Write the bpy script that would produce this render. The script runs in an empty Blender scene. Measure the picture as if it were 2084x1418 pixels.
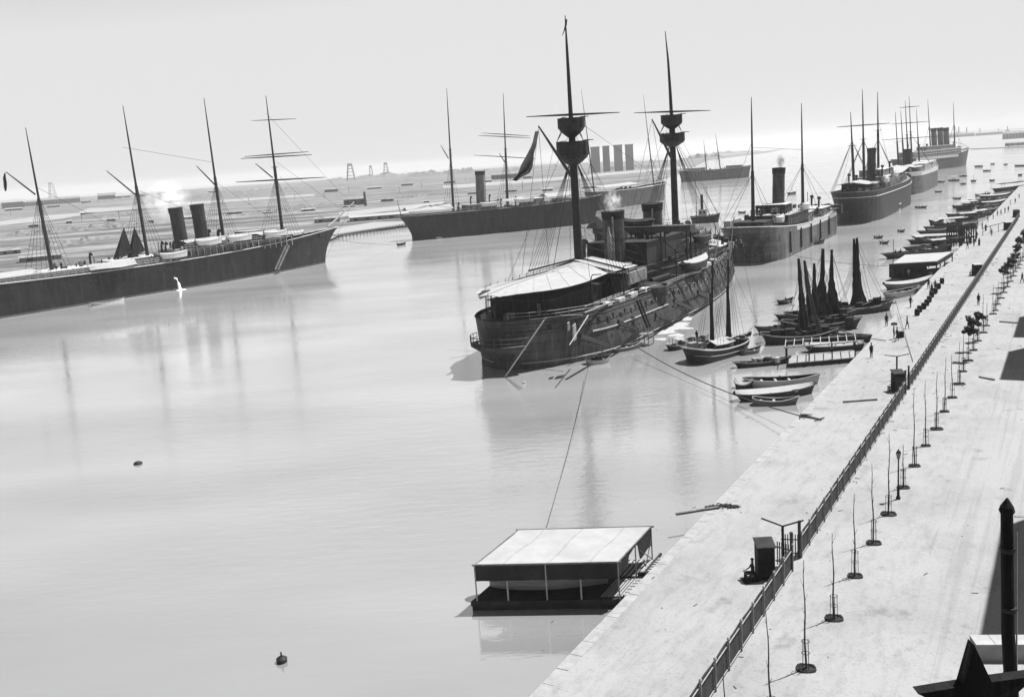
import bpy, math, random
from mathutils import Vector, Matrix
random.seed(11)
SC = bpy.context.scene
COL = SC.collection
R = math.radians
V = Vector
# ------------------------------------------------------------------ camera
FPX, CX, CY, H = 1980.0, 1042.0, 709.0, 27.0
CAMROT = Matrix.Rotation(R(90 - 10.84), 3, 'X') @ Matrix.Rotation(R(-4.0), 3, 'Z')
CAMPOS = V((0, 0, H))
cd = bpy.data.cameras.new('camera'); cam = bpy.data.objects.new('camera', cd); COL.objects.link(cam)
cam.matrix_world = Matrix.Translation(CAMPOS) @ CAMROT.to_4x4()
cd.sensor_width = 36; cd.lens = FPX * 36 / 2084; cd.clip_start = 0.2; cd.clip_end = 30000
SC.camera = cam

def ray(px, py): return CAMROT @ V(((px - CX) / FPX, -(py - CY) / FPX, -1))
def G(px, py, z=0.0):
    d = ray(px, py); return CAMPOS + d * ((z - H) / d.z)
def zat(p, px, py):
    """height above z=0 of pixel at the ground distance of point p"""
    d = ray(px, py); k = math.hypot(p.x, p.y) / math.hypot(d.x, d.y)
    return H + d.z * k
class Frame:
    def __init__(s, o, ang):
        s.o = V((o[0], o[1], 0)); s.a = R(ang)
        s.u = V((math.cos(s.a), math.sin(s.a), 0)); s.n = V((-s.u.y, s.u.x, 0))
    def on(s, px, py, y=0.0):
        d = ray(px, py); k = (s.o + s.n * y - CAMPOS).dot(s.n) / d.dot(s.n)
        p = CAMPOS + d * k - s.o
        return V((p.dot(s.u), y, p.z))
    def at(s, px, py, z):
        p = G(px, py, z) - s.o
        return V((p.dot(s.u), p.dot(s.n), z))
# ------------------------------------------------------------------ materials
def mat(name, v, rough=0.85, var=0.25, scale=1.0, stretch=(1, 1, 1), metal=0.0, bump=0.0, bscale=None, spec=0.12, detail=6, lo=0.35, hi=0.65, plates=0):
    m = bpy.data.materials.new(name); m.use_nodes = True
    nt = m.node_tree; N = nt.nodes; L = nt.links
    b = N['Principled BSDF']; b.inputs['Roughness'].default_value = rough; b.inputs['Metallic'].default_value = metal
    b.inputs['Specular IOR Level'].default_value = spec
    tc = N.new('ShaderNodeTexCoord'); mp = N.new('ShaderNodeMapping'); mp.inputs['Scale'].default_value = stretch
    L.new(tc.outputs['Object'], mp.inputs['Vector'])
    nz = N.new('ShaderNodeTexNoise'); nz.inputs['Scale'].default_value = scale; nz.inputs['Detail'].default_value = detail; nz.inputs['Roughness'].default_value = 0.65
    L.new(mp.outputs[0], nz.inputs['Vector'])
    mr = N.new('ShaderNodeMapRange'); mr.inputs['From Min'].default_value = lo; mr.inputs['From Max'].default_value = hi
    mr.inputs['To Min'].default_value = v * (1 - var); mr.inputs['To Max'].default_value = v * (1 + var)
    L.new(nz.outputs['Fac'], mr.inputs['Value'])
    src = mr.outputs[0]
    if plates:
        mq = N.new('ShaderNodeMapping'); mq.inputs['Rotation'].default_value = (R(-90), 0, 0); L.new(tc.outputs['Object'], mq.inputs['Vector'])
        bk = N.new('ShaderNodeTexBrick'); bk.inputs['Scale'].default_value = 1.0; bk.inputs['Brick Width'].default_value = 4.6; bk.inputs['Row Height'].default_value = 1.15; bk.inputs['Mortar Size'].default_value = .045; bk.inputs['Mortar Smooth'].default_value = .3
        bk.inputs['Color1'].default_value = (1, 1, 1, 1); bk.inputs['Color2'].default_value = (.72, .72, .72, 1); bk.inputs['Mortar'].default_value = (plates,) * 3 + (1,)
        L.new(mq.outputs[0], bk.inputs['Vector'])
        rs = N.new('ShaderNodeTexNoise'); rs.inputs['Scale'].default_value = 1.0; rs.inputs['Detail'].default_value = 4; mz = N.new('ShaderNodeMapping'); mz.inputs['Scale'].default_value = (2.2, 2.2, .12); L.new(tc.outputs['Object'], mz.inputs['Vector']); L.new(mz.outputs[0], rs.inputs['Vector'])
        rm = N.new('ShaderNodeMapRange'); rm.inputs['From Min'].default_value = .56; rm.inputs['From Max'].default_value = .72; rm.inputs['To Min'].default_value = 1; rm.inputs['To Max'].default_value = 1.9; L.new(rs.outputs['Fac'], rm.inputs['Value'])
        m1_ = N.new('ShaderNodeMath'); m1_.operation = 'MULTIPLY'; L.new(src, m1_.inputs[0]); L.new(bk.outputs['Color'], m1_.inputs[1])
        m2_ = N.new('ShaderNodeMath'); m2_.operation = 'MULTIPLY'; L.new(m1_.outputs[0], m2_.inputs[0]); L.new(rm.outputs[0], m2_.inputs[1]); src = m2_.outputs[0]
    L.new(src, b.inputs['Base Color'])
    if bump:
        n2 = N.new('ShaderNodeTexNoise'); n2.inputs['Scale'].default_value = bscale or scale * 4; n2.inputs['Detail'].default_value = 5
        L.new(mp.outputs[0], n2.inputs['Vector'])
        bp = N.new('ShaderNodeBump'); bp.inputs['Strength'].default_value = bump; bp.inputs['Distance'].default_value = 0.1
        L.new(n2.outputs['Fac'], bp.inputs['Height']); L.new(bp.outputs[0], b.inputs['Normal'])
    return m
M = {}
M['hull'] = mat('black_hull_paint', 0.01, 0.7, 0.6, 0.6, (1, 1, 0.25), bump=0.3, bscale=1.5, plates=.45)
M['hullg'] = mat('grey_hull_paint', 0.04, 0.75, 0.35, 0.7, (1, 1, 0.22), bump=0.3, bscale=1.5, plates=.45)
M['hullw'] = mat('weathered_hull_paint', 0.052, 0.6, 0.55, 0.5, (1, 1, 0.12), bump=0.3, bscale=1.5, plates=.45)
M['hullp'] = mat('pale_hull_paint', 0.55, 0.6, 0.3, 0.6, (1, 1, 0.2))
M['white'] = mat('white_paint', 0.31, 0.6, 0.12, 1.2, (1, 1, 0.3))
M['canvas'] = mat('sailcloth', 0.22, 0.9, 0.08, 0.8, bump=0.25, bscale=2)
M['tarp'] = mat('grey_tarpaulin', 0.2, 0.9, 0.2, 1.2, bump=0.3, bscale=3)
M['deck'] = mat('planked_deck', 0.2, 0.85, 0.25, 1.5, (0.2, 6, 1))
M['deckd'] = mat('oiled_deck', 0.045, 0.85, 0.35, 1.5, (0.2, 6, 1))
M['mast'] = mat('mast_paint', 0.02, 0.7, 0.3, 1.5)
M['mastg'] = mat('grey_mast_paint', 0.05, 0.6, 0.3, 1.5)
M['spar'] = mat('pale_varnished_spar', 0.2, 0.6, 0.25, 1.5)
M['funnel'] = mat('funnel_paint', 0.018, 0.6, 0.4, 0.9, (1, 1, 0.3))
M['funnelb'] = mat('buff_funnel_paint', 0.07, 0.6, 0.3, 0.9, (1, 1, 0.3))
M['soot'] = mat('soot', 0.02, 0.95, 0.3, 2)
M['rope'] = mat('tarred_rope', 0.03, 0.95, 0.2, 3)
M['ropel'] = mat('manila_rope', 0.2, 0.95, 0.2, 3)
M['house'] = mat('deckhouse_paint', 0.14, 0.7, 0.3, 0.9, (1, 1, 0.4))
M['housed'] = mat('dark_teak', 0.018, 0.7, 0.4, 1.2, (1, 1, 0.3))
M['iron'] = mat('black_iron', 0.015, 0.6, 0.3, 2, metal=0.2)
M['glass'] = mat('dark_window_glass', 0.015, 0.15, 0.2, 2, spec=0.6)
M['boatd'] = mat('tarred_boat_planks', 0.018, 0.7, 0.5, 1.2, (0.3, 1, 5), bump=0.3)
M['boatm'] = mat('worn_boat_planks', 0.07, 0.75, 0.4, 1.2, (0.3, 1, 5), bump=0.3)
M['boatl'] = mat('pale_boat_planks', 0.2, 0.7, 0.25, 1.2, (0.3, 1, 5), bump=0.2)
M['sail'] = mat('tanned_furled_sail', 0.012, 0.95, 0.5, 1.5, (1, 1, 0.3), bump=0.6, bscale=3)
M['wood'] = mat('weathered_timber', 0.1, 0.85, 0.35, 1.2, (1, 1, 1), bump=0.3)
M['woodl'] = mat('sunbleached_planks', 0.19, 0.85, 0.25, 1.5, (0.5, 5, 1), bump=0.2)
M['woodd'] = mat('dark_timber', 0.02, 0.85, 0.4, 1.2, (1, 1, 1), bump=0.3)
M['flag'] = mat('dark_bunting', 0.02, 0.9, 0.3, 0.8)
M['skin'] = mat('skin', 0.06, 0.6, 0.1, 3)
M['clothd'] = mat('dark_cloth', 0.015, 0.9, 0.3, 4)
M['clothl'] = mat('pale_cloth', 0.3, 0.9, 0.15, 4)
M['clothm'] = mat('grey_cloth', 0.08, 0.9, 0.2, 4)
M['paling'] = mat('fence_paling_paint', 0.05, 0.75, 0.3, 1.5)
M['railp'] = mat('pale_fence_rail_paint', 0.2, 0.7, 0.2, 1.5)
M['earth'] = mat('dug_dark_earth', 0.018, 0.95, 0.5, 5, bump=0.6)  # mottled, very dark earth for the tree rings
M['bark'] = mat('young_bark', 0.05, 0.9, 0.35, 3, (1, 1, 0.3), bump=0.4)
M['leaf'] = mat('leaves', 0.025, 0.6, 0.5, 1.5)
M['plaster'] = mat('lime_plaster', 0.22, 0.9, 0.15, 0.8)
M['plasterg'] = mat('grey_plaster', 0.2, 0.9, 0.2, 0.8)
M['coal'] = mat('coal', 0.10, 0.9, 0.5, 0.3, bump=0.5)  # lightened, so the far banks have haze painted into their colour
M['sandheap'] = mat('dredged_sand', 0.15, 0.95, 0.2, 0.2)
M['roof'] = mat('grey_shed_roof', 0.15, 0.9, 0.25, 0.3)

def ground_mat(name, v, patches):
    """patches: list of (scale, stretch, lo, hi, factor) multiplied in turn"""
    m = bpy.data.materials.new(name); m.use_nodes = True
    nt = m.node_tree; N = nt.nodes; L = nt.links
    b = N['Principled BSDF']; b.inputs['Roughness'].default_value = 0.95; b.inputs['Specular IOR Level'].default_value = 0.1
    tc = N.new('ShaderNodeTexCoord'); prev = None
    for (sc, st, rz, lo, hi, f) in patches:
        mp = N.new('ShaderNodeMapping'); mp.inputs['Rotation'].default_value = (0, 0, R(rz)); mp.vector_type = 'TEXTURE'
        mp.inputs['Scale'].default_value = st
        L.new(tc.outputs['Object'], mp.inputs['Vector'])
        nz = N.new('ShaderNodeTexNoise'); nz.inputs['Scale'].default_value = sc; nz.inputs['Detail'].default_value = 7; nz.inputs['Roughness'].default_value = 0.62
        L.new(mp.outputs[0], nz.inputs['Vector'])
        mr = N.new('ShaderNodeMapRange'); mr.inputs['From Min'].default_value = lo; mr.inputs['From Max'].default_value = hi
        mr.inputs['To Min'].default_value = f; mr.inputs['To Max'].default_value = 1.0
        L.new(nz.outputs['Fac'], mr.inputs['Value'])
        if prev is None: prev = mr.outputs[0]
        else:
            mm = N.new('ShaderNodeMath'); mm.operation = 'MULTIPLY'; L.new(prev, mm.inputs[0]); L.new(mr.outputs[0], mm.inputs[1]); prev = mm.outputs[0]
    mm = N.new('ShaderNodeMath'); mm.operation = 'MULTIPLY'; mm.inputs[1].default_value = v; L.new(prev, mm.inputs[0])
    L.new(mm.outputs[0], b.inputs['Base Color'])
    n2 = N.new('ShaderNodeTexNoise'); n2.inputs['Scale'].default_value = 2.5; n2.inputs['Detail'].default_value = 8
    L.new(tc.outputs['Object'], n2.inputs['Vector'])
    bp = N.new('ShaderNodeBump'); bp.inputs['Strength'].default_value = 0.35; bp.inputs['Distance'].default_value = 0.08
    L.new(n2.outputs['Fac'], bp.inputs['Height']); L.new(bp.outputs[0], b.inputs['Normal'])
    return m
# ------------------------------------------------------------------ mesh builder
class MB:
    def __init__(s): s.v = []; s.f = []; s.m = []
    def add(s, vs, fs, mi=0):
        k = len(s.v); s.v += [tuple(v) for v in vs]; s.f += [tuple(i + k for i in f) for f in fs]; s.m += [mi] * len(fs); return s
    def box(s, c, d, rz=0, mi=0, tilt=None):
        x, y, z = d[0] / 2, d[1] / 2, d[2] / 2
        Q = Matrix.Rotation(rz, 3, 'Z')
        if tilt is not None: Q = Q @ tilt
        c = V(c); vs = [c + Q @ V((a * x, b * y, e * z)) for e in (-1, 1) for b in (-1, 1) for a in (-1, 1)]
        return s.add(vs, [(0, 2, 3, 1), (4, 5, 7, 6), (0, 1, 5, 4), (2, 6, 7, 3), (0, 4, 6, 2), (1, 3, 7, 5)], mi)
    def beam(s, p0, p1, w, h, mi=0):
        p0 = V(p0); p1 = V(p1); d = p1 - p0; L = d.length
        if L < 1e-6: return s
        d /= L; up = V((0, 0, 1)) if abs(d.z) < 0.95 else V((1, 0, 0))
        a = d.cross(up).normalized() * w / 2; b = a.cross(d).normalized() * h / 2
        vs = [p + i * a + j * b for p in (p0, p1) for i, j in ((-1, -1), (1, -1), (1, 1), (-1, 1))]
        return s.add(vs, [(0, 1, 2, 3), (7, 6, 5, 4), (0, 4, 5, 1), (1, 5, 6, 2), (2, 6, 7, 3), (3, 7, 4, 0)], mi)
    def tube(s, pts, rs, n=8, cap=True, mi=0):
        pts = [V(p) for p in pts]
        if not isinstance(rs, (list, tuple)): rs = [rs] * len(pts)
        k = len(s.v); rings = []
        for i, p in enumerate(pts):
            d = (pts[min(i + 1, len(pts) - 1)] - pts[max(i - 1, 0)])
            d = d.normalized() if d.length > 1e-9 else V((0, 0, 1))
            up = V((0, 0, 1)) if abs(d.z) < 0.9 else V((0, 1, 0))
            a = d.cross(up).normalized(); b = a.cross(d).normalized()
            rings.append([p + (a * math.cos(2 * math.pi * j / n) + b * math.sin(2 * math.pi * j / n)) * rs[i] for j in range(n)])
        vs = [v for r_ in rings for v in r_]
        fs = [(i * n + j, i * n + (j + 1) % n, (i + 1) * n + (j + 1) % n, (i + 1) * n + j) for i in range(len(pts) - 1) for j in range(n)]
        if cap: fs += [tuple(range(n))[::-1], tuple((len(pts) - 1) * n + j for j in range(n))]
        return s.add(vs, fs, mi)
    def lathe(s, c, prof, n=16, mi=0):
        c = V(c); vs = []; k = len(prof)
        for r_, z in prof:
            for j in range(n): vs.append(c + V((r_ * math.cos(2 * math.pi * j / n), r_ * math.sin(2 * math.pi * j / n), z)))
        fs = [(i * n + j, i * n + (j + 1) % n, (i + 1) * n + (j + 1) % n, (i + 1) * n + j) for i in range(k - 1) for j in range(n)]
        fs += [tuple(range(n))[::-1], tuple((k - 1) * n + j for j in range(n))]
        return s.add(vs, fs, mi)
    def line(s, p0, p1, r_=0.05, sag=0, k=1, mi=0):
        p0 = V(p0); p1 = V(p1)
        if sag: k = 10
        pts = [p0.lerp(p1, i / k) - V((0, 0, sag * 4 * (i / k) * (1 - i / k))) for i in range(k + 1)]
        return s.tube(pts, r_, 4, False, mi)
    def grid(s, rows, mi=0, close=False):
        n = len(rows[0]); vs = [p for r_ in rows for p in r_]
        fs = [(i * n + j, i * n + (j + 1) % n, (i + 1) * n + (j + 1) % n, (i + 1) * n + j) for i in range(len(rows) - 1) for j in range(n if close else n - 1)]
        return s.add(vs, fs, mi)
    def build(s, name, mats, parent=None, smooth=False, solid=0, loc=None, rz=None):
        me = bpy.data.meshes.new(name); me.from_pydata(s.v, [], s.f)
        if not isinstance(mats, (list, tuple)): mats = [mats]
        for m_ in mats: me.materials.append(m_)
        if len(mats) > 1: me.polygons.foreach_set('material_index', s.m)
        me.update()
        if smooth: me.polygons.foreach_set('use_smooth', [True] * len(me.polygons))
        o = bpy.data.objects.new(name, me); COL.objects.link(o)
        if parent: o.parent = parent
        if loc is not None: o.location = loc
        if rz is not None: o.rotation_euler = (0, 0, rz)
        if solid:
            md = o.modifiers.new('thickness', 'SOLIDIFY'); md.thickness = solid; md.offset = 0
        return o
def _each(s, name, mt, parent=None, maxn=100):
    par = list(range(len(s.v)))
    def f(a):
        while par[a] != a: par[a] = par[par[a]]; a = par[a]
        return a
    for q in s.f:
        r0 = f(q[0])
        for a in q[1:]: par[f(a)] = r0
    g = {}
    for q in s.f: g.setdefault(f(q[0]), []).append(q)
    if len(g) > maxn or len(g) < 2: return s.build(name, mt, parent)
    for fs in g.values():
        ids = sorted({a for q in fs for a in q}); ix = {a: i for i, a in enumerate(ids)}
        c = sum((V(s.v[a]) for a in ids), V()) / len(ids); k = MB(); k.add([V(s.v[a]) - c for a in ids], [tuple(ix[a] for a in q) for q in fs]); o = k.build(name, mt, parent, loc=c)
    return o
MB.each = _each
def tag(o, label=None, cat=None, group=None, kind=None):
    if label: o['label'] = label
    if cat: o['category'] = cat
    if group: o['group'] = group
    if kind: o['kind'] = kind
    return o
def thing(name, label, cat, loc=(0, 0, 0), rz=0, group=None):
    o = bpy.data.objects.new(name, None); COL.objects.link(o); o.location = loc; o.rotation_euler = (0, 0, rz); o.empty_display_size = 0.5
    return tag(o, label, cat, group)
def copy_tree(o, parent=None):
    c = o.copy(); COL.objects.link(c)
    if parent: c.parent = parent
    for ch in list(o.children): copy_tree(ch, c)
    return c
ORD = ['first', 'second', 'third', 'fourth', 'fifth', 'sixth', 'seventh', 'eighth', 'ninth', 'tenth', 'eleventh', 'twelfth', 'thirteenth', 'fourteenth', 'fifteenth', 'sixteenth', 'seventeenth', 'eighteenth', 'nineteenth', 'twentieth', 'twenty first', 'twenty second', 'twenty third', 'twenty fourth', 'twenty fifth', 'twenty sixth', 'twenty seventh', 'twenty eighth', 'twenty ninth', 'thirtieth', 'thirty first', 'thirty second', 'thirty third', 'thirty fourth', 'thirty fifth', 'thirty sixth', 'thirty seventh', 'thirty eighth', 'thirty ninth', 'fortieth']
# ------------------------------------------------------------------ hull loft
def sgnpow(x, p): return max(0.0, x) ** p
def half(u, h, B, a, b, pa, pb, fs, fb, tumble):
    """half breadth at length fraction u, height fraction h"""
    aa = a * (1.5 - 0.5 * h - fs * h * 0.5); bb = b * (1.4 - fb * 0.6 * h)
    w = 1.0
    if u < aa: w *= sgnpow(1 - ((aa - u) / aa) ** pa, 1 / pa * 1.0)
    if u > 1 - bb: w *= 1 - ((u - 1 + bb) / bb) ** pb
    return B / 2 * w * (1 - tumble * max(0, h - 0.35) ** 1.5)
def hull_mesh(mb, L, B, sheer, draft=1.0, over=0.0, rake=0.0, rakep=1.6, a=0.16, b=0.3, pa=2.2, pb=1.8, fs=0.6, fb=0.5, tumble=0.0, bul=1.0, n=28, lv=(0, .12, .3, .5, .7, .85, 1), mfun=None, deckmi=1, deck=True):
    def zd(u):
        s_, m_, b_ = sheer
        return m_ + (s_ - m_) * max(0, 1 - u / 0.5) ** 2 + (b_ - m_) * max(0, (u - 0.5) / 0.5) ** 2
    us = [(1 - math.cos(math.pi * i / n)) / 2 for i in range(n + 1)]
    def pt(u, h, sd):
        x0 = -over * max(0, (h - 0.25) / 0.75) ** 1.4; x1 = L + rake * max(0, h) ** rakep
        return V((x0 + (x1 - x0) * u, sd * half(u, h, B, a, b, pa, pb, fs, fb, tumble), -draft + (zd(u) + draft) * h))
    for sd in (-1, 1):
        for k in range(len(lv) - 1):
            rows = [[pt(u, lv[k], sd) for u in us], [pt(u, lv[k + 1], sd) for u in us]]
            if sd > 0: rows = rows[::-1]
            mb.grid(rows, mfun(k) if mfun else 0)
    if deck:
        hh = lambda u: (zd(u) - bul + draft) / (zd(u) + draft)
        mb.grid([[pt(u, hh(u), -1) for u in us], [pt(u, hh(u), 1) for u in us]][::-1], deckmi)
    return zd, pt, us
def rail_line(mb, pt, us, h, r_=0.08, mi=0, side=(-1, 1)):
    for sd in side: mb.tube([pt(u, h, sd) for u in us], r_, 4, True, mi)
HAZE = 0.00012; EXPO = 1.3; SKYCAP = 4.45; AIR = 1.0; DUST = 0.5
# ------------------------------------------------------------------ setting
def struct(o): o['kind'] = 'structure'; return o
QA = 59.5; QU = V((math.cos(R(QA)), math.sin(R(QA)), 0)); QN = V((-QU.y, QU.x, 0))
Q0 = V((27.7, 90.9, 0))
ZG = 1.5
# water
m = bpy.data.materials.new('harbour_water'); m.use_nodes = True
nt = m.node_tree; N = nt.nodes; L = nt.links; b = N['Principled BSDF']
b.inputs['Base Color'].default_value = (0.185, 0.185, 0.185, 1); b.inputs['Roughness'].default_value = 0.12; b.inputs['IOR'].default_value = 5.5
tc = N.new('ShaderNodeTexCoord')
def wn(scale, st, det, rz):
    mp = N.new('ShaderNodeMapping'); mp.inputs['Scale'].default_value = st; mp.inputs['Rotation'].default_value = (0, 0, R(rz)); L.new(tc.outputs['Object'], mp.inputs[0])
    z = N.new('ShaderNodeTexNoise'); z.inputs['Scale'].default_value = scale; z.inputs['Detail'].default_value = det; L.new(mp.outputs[0], z.inputs['Vector']); return z
n1 = wn(1.1, (0.35, 1, 1), 4, 8); n2 = wn(0.06, (0.5, 1, 1), 3, -12)
mr = N.new('ShaderNodeMapRange'); mr.inputs['From Min'].default_value = .35; mr.inputs['From Max'].default_value = .65; mr.inputs['To Min'].default_value = .04; mr.inputs['To Max'].default_value = .12
L.new(n2.outputs['Fac'], mr.inputs[0]); L.new(mr.outputs[0], b.inputs['Roughness'])
bp = N.new('ShaderNodeBump'); bp.inputs['Strength'].default_value = 0.45; bp.inputs['Distance'].default_value = 0.06
n3 = wn(0.035, (0.6, 1, 1), 5, 20); m3 = N.new('ShaderNodeMapRange'); m3.inputs['From Min'].default_value = .38; m3.inputs['From Max'].default_value = .62; m3.inputs['To Min'].default_value = .15; m3.inputs['To Max'].default_value = 1.0; L.new(n3.outputs['Fac'], m3.inputs[0]); L.new(m3.outputs[0], bp.inputs['Strength'])
n4 = wn(0.05, (0.35, 1, 1), 6, -8); m4 = N.new('ShaderNodeMapRange'); m4.inputs['From Min'].default_value = .35; m4.inputs['From Max'].default_value = .65; m4.inputs['To Min'].default_value = .16; m4.inputs['To Max'].default_value = .225; L.new(n4.outputs['Fac'], m4.inputs[0]); L.new(m4.outputs[0], b.inputs['Base Color'])
n5 = wn(3.5, (0.4, 1, 1), 4, 10); ad = N.new('ShaderNodeMath'); ad.operation = 'MULTIPLY_ADD'; ad.inputs[1].default_value = .35; L.new(n5.outputs['Fac'], ad.inputs[0]); L.new(n1.outputs['Fac'], ad.inputs[2])
L.new(ad.outputs[0], bp.inputs['Height']); L.new(bp.outputs[0], b.inputs['Normal'])
M['water'] = m
w = MB().add([(-7000, -60, 0), (9000, -60, 0), (9000, 11000, 0), (-7000, 11000, 0)], [(0, 1, 2, 3)]).build('water', M['water']); struct(w)
# quay slab
M['quaytop'] = ground_mat('quay_sand', 0.198, [(0.18, (1, 1, 1), 0, .36, .56, .86), (1.2, (2.5, .7, 1), QA, .34, .52, .86), (7, (1, 1, 1), 0, .32, .46, .76), (0.5, (1, 1, 1), 0, .30, .40, .74)])
M['coping'] = mat('stone_coping', 0.19, 0.9, 0.15, 1.5, bump=0.3)
M['quaywall'] = mat('quay_stone', 0.12, 0.9, 0.4, 1.0, bump=0.5)
q = MB(); a = Q0 - QU * 150; c_ = Q0 + QU * 520
def sl(mb, p0, p1, w, z0, z1, mi=0):
    """slab from line p0-p1 out to the right by w"""
    r_ = -QN * w
    vs = [V((p.x, p.y, z)) for z in (z0, z1) for p in (p0, p1, p1 + r_, p0 + r_)]
    mb.add(vs, [(3, 2, 1, 0), (4, 5, 6, 7), (0, 1, 5, 4), (1, 2, 6, 5), (2, 3, 7, 6), (3, 0, 4, 7)], mi)
sl(q, a - QN * 0.7, c_ - QN * 0.7, 400, -3, ZG); struct(q.build('quay', M['quaytop']))
q = MB(); sl(q, a - QN * .03, c_ - QN * .03, 0.66, -3, ZG - 0.05); rr = random.Random(2)
for i in range(430):
    p0_ = a + QU * (i * 1.55 + .01); dz = rr.uniform(-.012, .008); dw = rr.uniform(-.015, .015); sl(q, p0_ + QN * dw, p0_ + QU * 1.515 + QN * dw, 0.69 + dw, ZG - .3, ZG - .008 + dz)
q = q.build('quay_edge', M['coping']); struct(q)
# fence line frame
FF = Frame((16.3, 56.1), QA); fo = -0.15
def fpt(s, off=fo, z=ZG): p = FF.o + FF.u * s + FF.n * off; return V((p.x, p.y, z))
# road to the right of the row of young trees
M['road'] = ground_mat('dusty_road', 0.198, [(0.18, (1, 1, 1), 0, .36, .56, .86), (0.8, (14, .4, 1), QA, .38, .52, .86), (7, (1, 1, 1), 0, .32, .46, .76), (0.5, (1, 1, 1), 0, .30, .40, .74)])
rd = MB(); p0 = fpt(-60, -7.4, ZG + .004); p1 = fpt(480, -8.6, ZG + .004); r_ = -QN * 60
rr = random.Random(8); n_ = 260; L_ = [p0.lerp(p1, i / n_) + QN * (rr.uniform(-.3, .3) + .5 * math.sin(i * .21)) for i in range(n_ + 1)]
rd.grid([L_, [p + r_ for p in L_]][::-1]); struct(rd.build('road', M['road']))
# ---------------- fence
def fence(s0, s1, label, step=2.07, bend=None):
    L_ = s1 - s0; base = fpt(s0)
    t = thing('fence', label, 'fence', base, R(QA), 'quayside fence runs')
    pk = MB(); n = int(L_ / 0.16)
    far = s0 > 60
    if far: n = int(L_ / 0.32)
    w_ = 0.115 if not far else 0.22
    for i in range(n):
        x = (i + .5) * L_ / n; hh = 1.52 + 0.03 * math.sin(i * 12.9)
        pk.add([(x - w_ / 2, -.012, .06), (x + w_ / 2, -.012, .06), (x + w_ / 2, -.012, hh), (x, -.012, hh + .06), (x - w_ / 2, -.012, hh), (x - w_ / 2, .012, .06), (x + w_ / 2, .012, .06), (x + w_ / 2, .012, hh), (x, .012, hh + .06), (x - w_ / 2, .012, hh)],
               [(0, 1, 2, 3, 4), (9, 8, 7, 6, 5), (0, 5, 6, 1), (1, 6, 7, 2), (2, 7, 8, 3), (3, 8, 9, 4), (4, 9, 5, 0)])
    pk.build('palings', M['paling'], t)
    MB().box((L_ / 2, -.055, 1.36), (L_, .045, .045)).build('rail', M['railp'], t)
    MB().box((L_ / 2, -.055, .12), (L_, .045, .045)).build('rail', M['railp'], t)
    k = max(1, round(L_ / step)); 
    if k > 98: k = 98
    pp = MB().box((0, 0, .8), (.05, .07, 1.6)); pp.lathe((0, 0, 1.6), [(.03, 0), (.075, .05), (.09, .11), (.05, .18), (.0, .2)], 8)
    first = None
    for i in range(k + 1):
        if first is None: first = pp.build('post', M['railp'] if not far else M['paling'], t); o = first
        else: o = first.copy(); COL.objects.link(o); o.parent = t
        o.location = (i * L_ / k, -.1, 0)
    return t
fence(-24, -0.9, 'dark paling fence with pale rails, nearest run, from the bottom edge to the near gate')
fence(1.3, 44.2, 'dark paling fence with pale rails, middle run between the two gates', 2.1)
fence(46.6, 250, 'dark paling fence, farthest run, from the second gate up to the right edge', 2.1)
for (s0, w2, lab) in ((-0.9, 2.2, 'open paling gate with tall paired posts beside the near sentry box'), (44.2, 2.4, 'open paling gate with tall paired posts beside the second sentry box')):
    t = thing('gate', lab, 'gate', fpt(s0), R(QA), 'fence gates')
    for x in (0.12, w2 - .12):
        mb = MB().box((x, 0, 1.15), (.16, .16, 2.3)); mb.lathe((x, 0, 2.3), [(.05, 0), (.13, .06), (.1, .16), (0, .22)], 8); mb.build('gate_post', M['paling'], t)
    for x, d in ((0.2, 1), (w2 - .2, -1)):
        lf = MB()
        for i in range(7):
            a_ = R(75); dx = d * math.cos(a_) * (.08 + i * .15); dy = math.sin(a_) * (.08 + i * .15)
            lf.box((x + dx, dy, .85), (.05, .06, 1.5))
        for z in (.35, 1.25): lf.beam((x, 0, z), (x + d * math.cos(R(75)) * 1.1, math.sin(R(75)) * 1.1, z), .03, .07)
        lf.build('leaf', M['paling'], t)
# ---------------- bracket posts (Y-armed) by the gates
def ypost(px, py, h, lab, arm):
    p = G(px, py, ZG); t = thing('signal_post', lab, 'post', p, 0, 'posts with raised arms by the sentry boxes')
    MB().box((0, 0, h / 2), (.13, .13, h)).build('post', M['woodd'], t)
    for sd, dz in ((-1, arm[0]), (1, arm[1])):
        MB().beam((0, 0, h), (sd * 1.25, sd * -.15, h + dz), .08, .08).build('arm', M['woodd'], t)
ypost(1594, 1150, 2.55, 'dark post with two raised arms behind the near sentry box', (.55, .35))
ypost(1825, 772, 2.5, 'dark post with two flat arms behind the second sentry box', (.22, .22))
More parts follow.
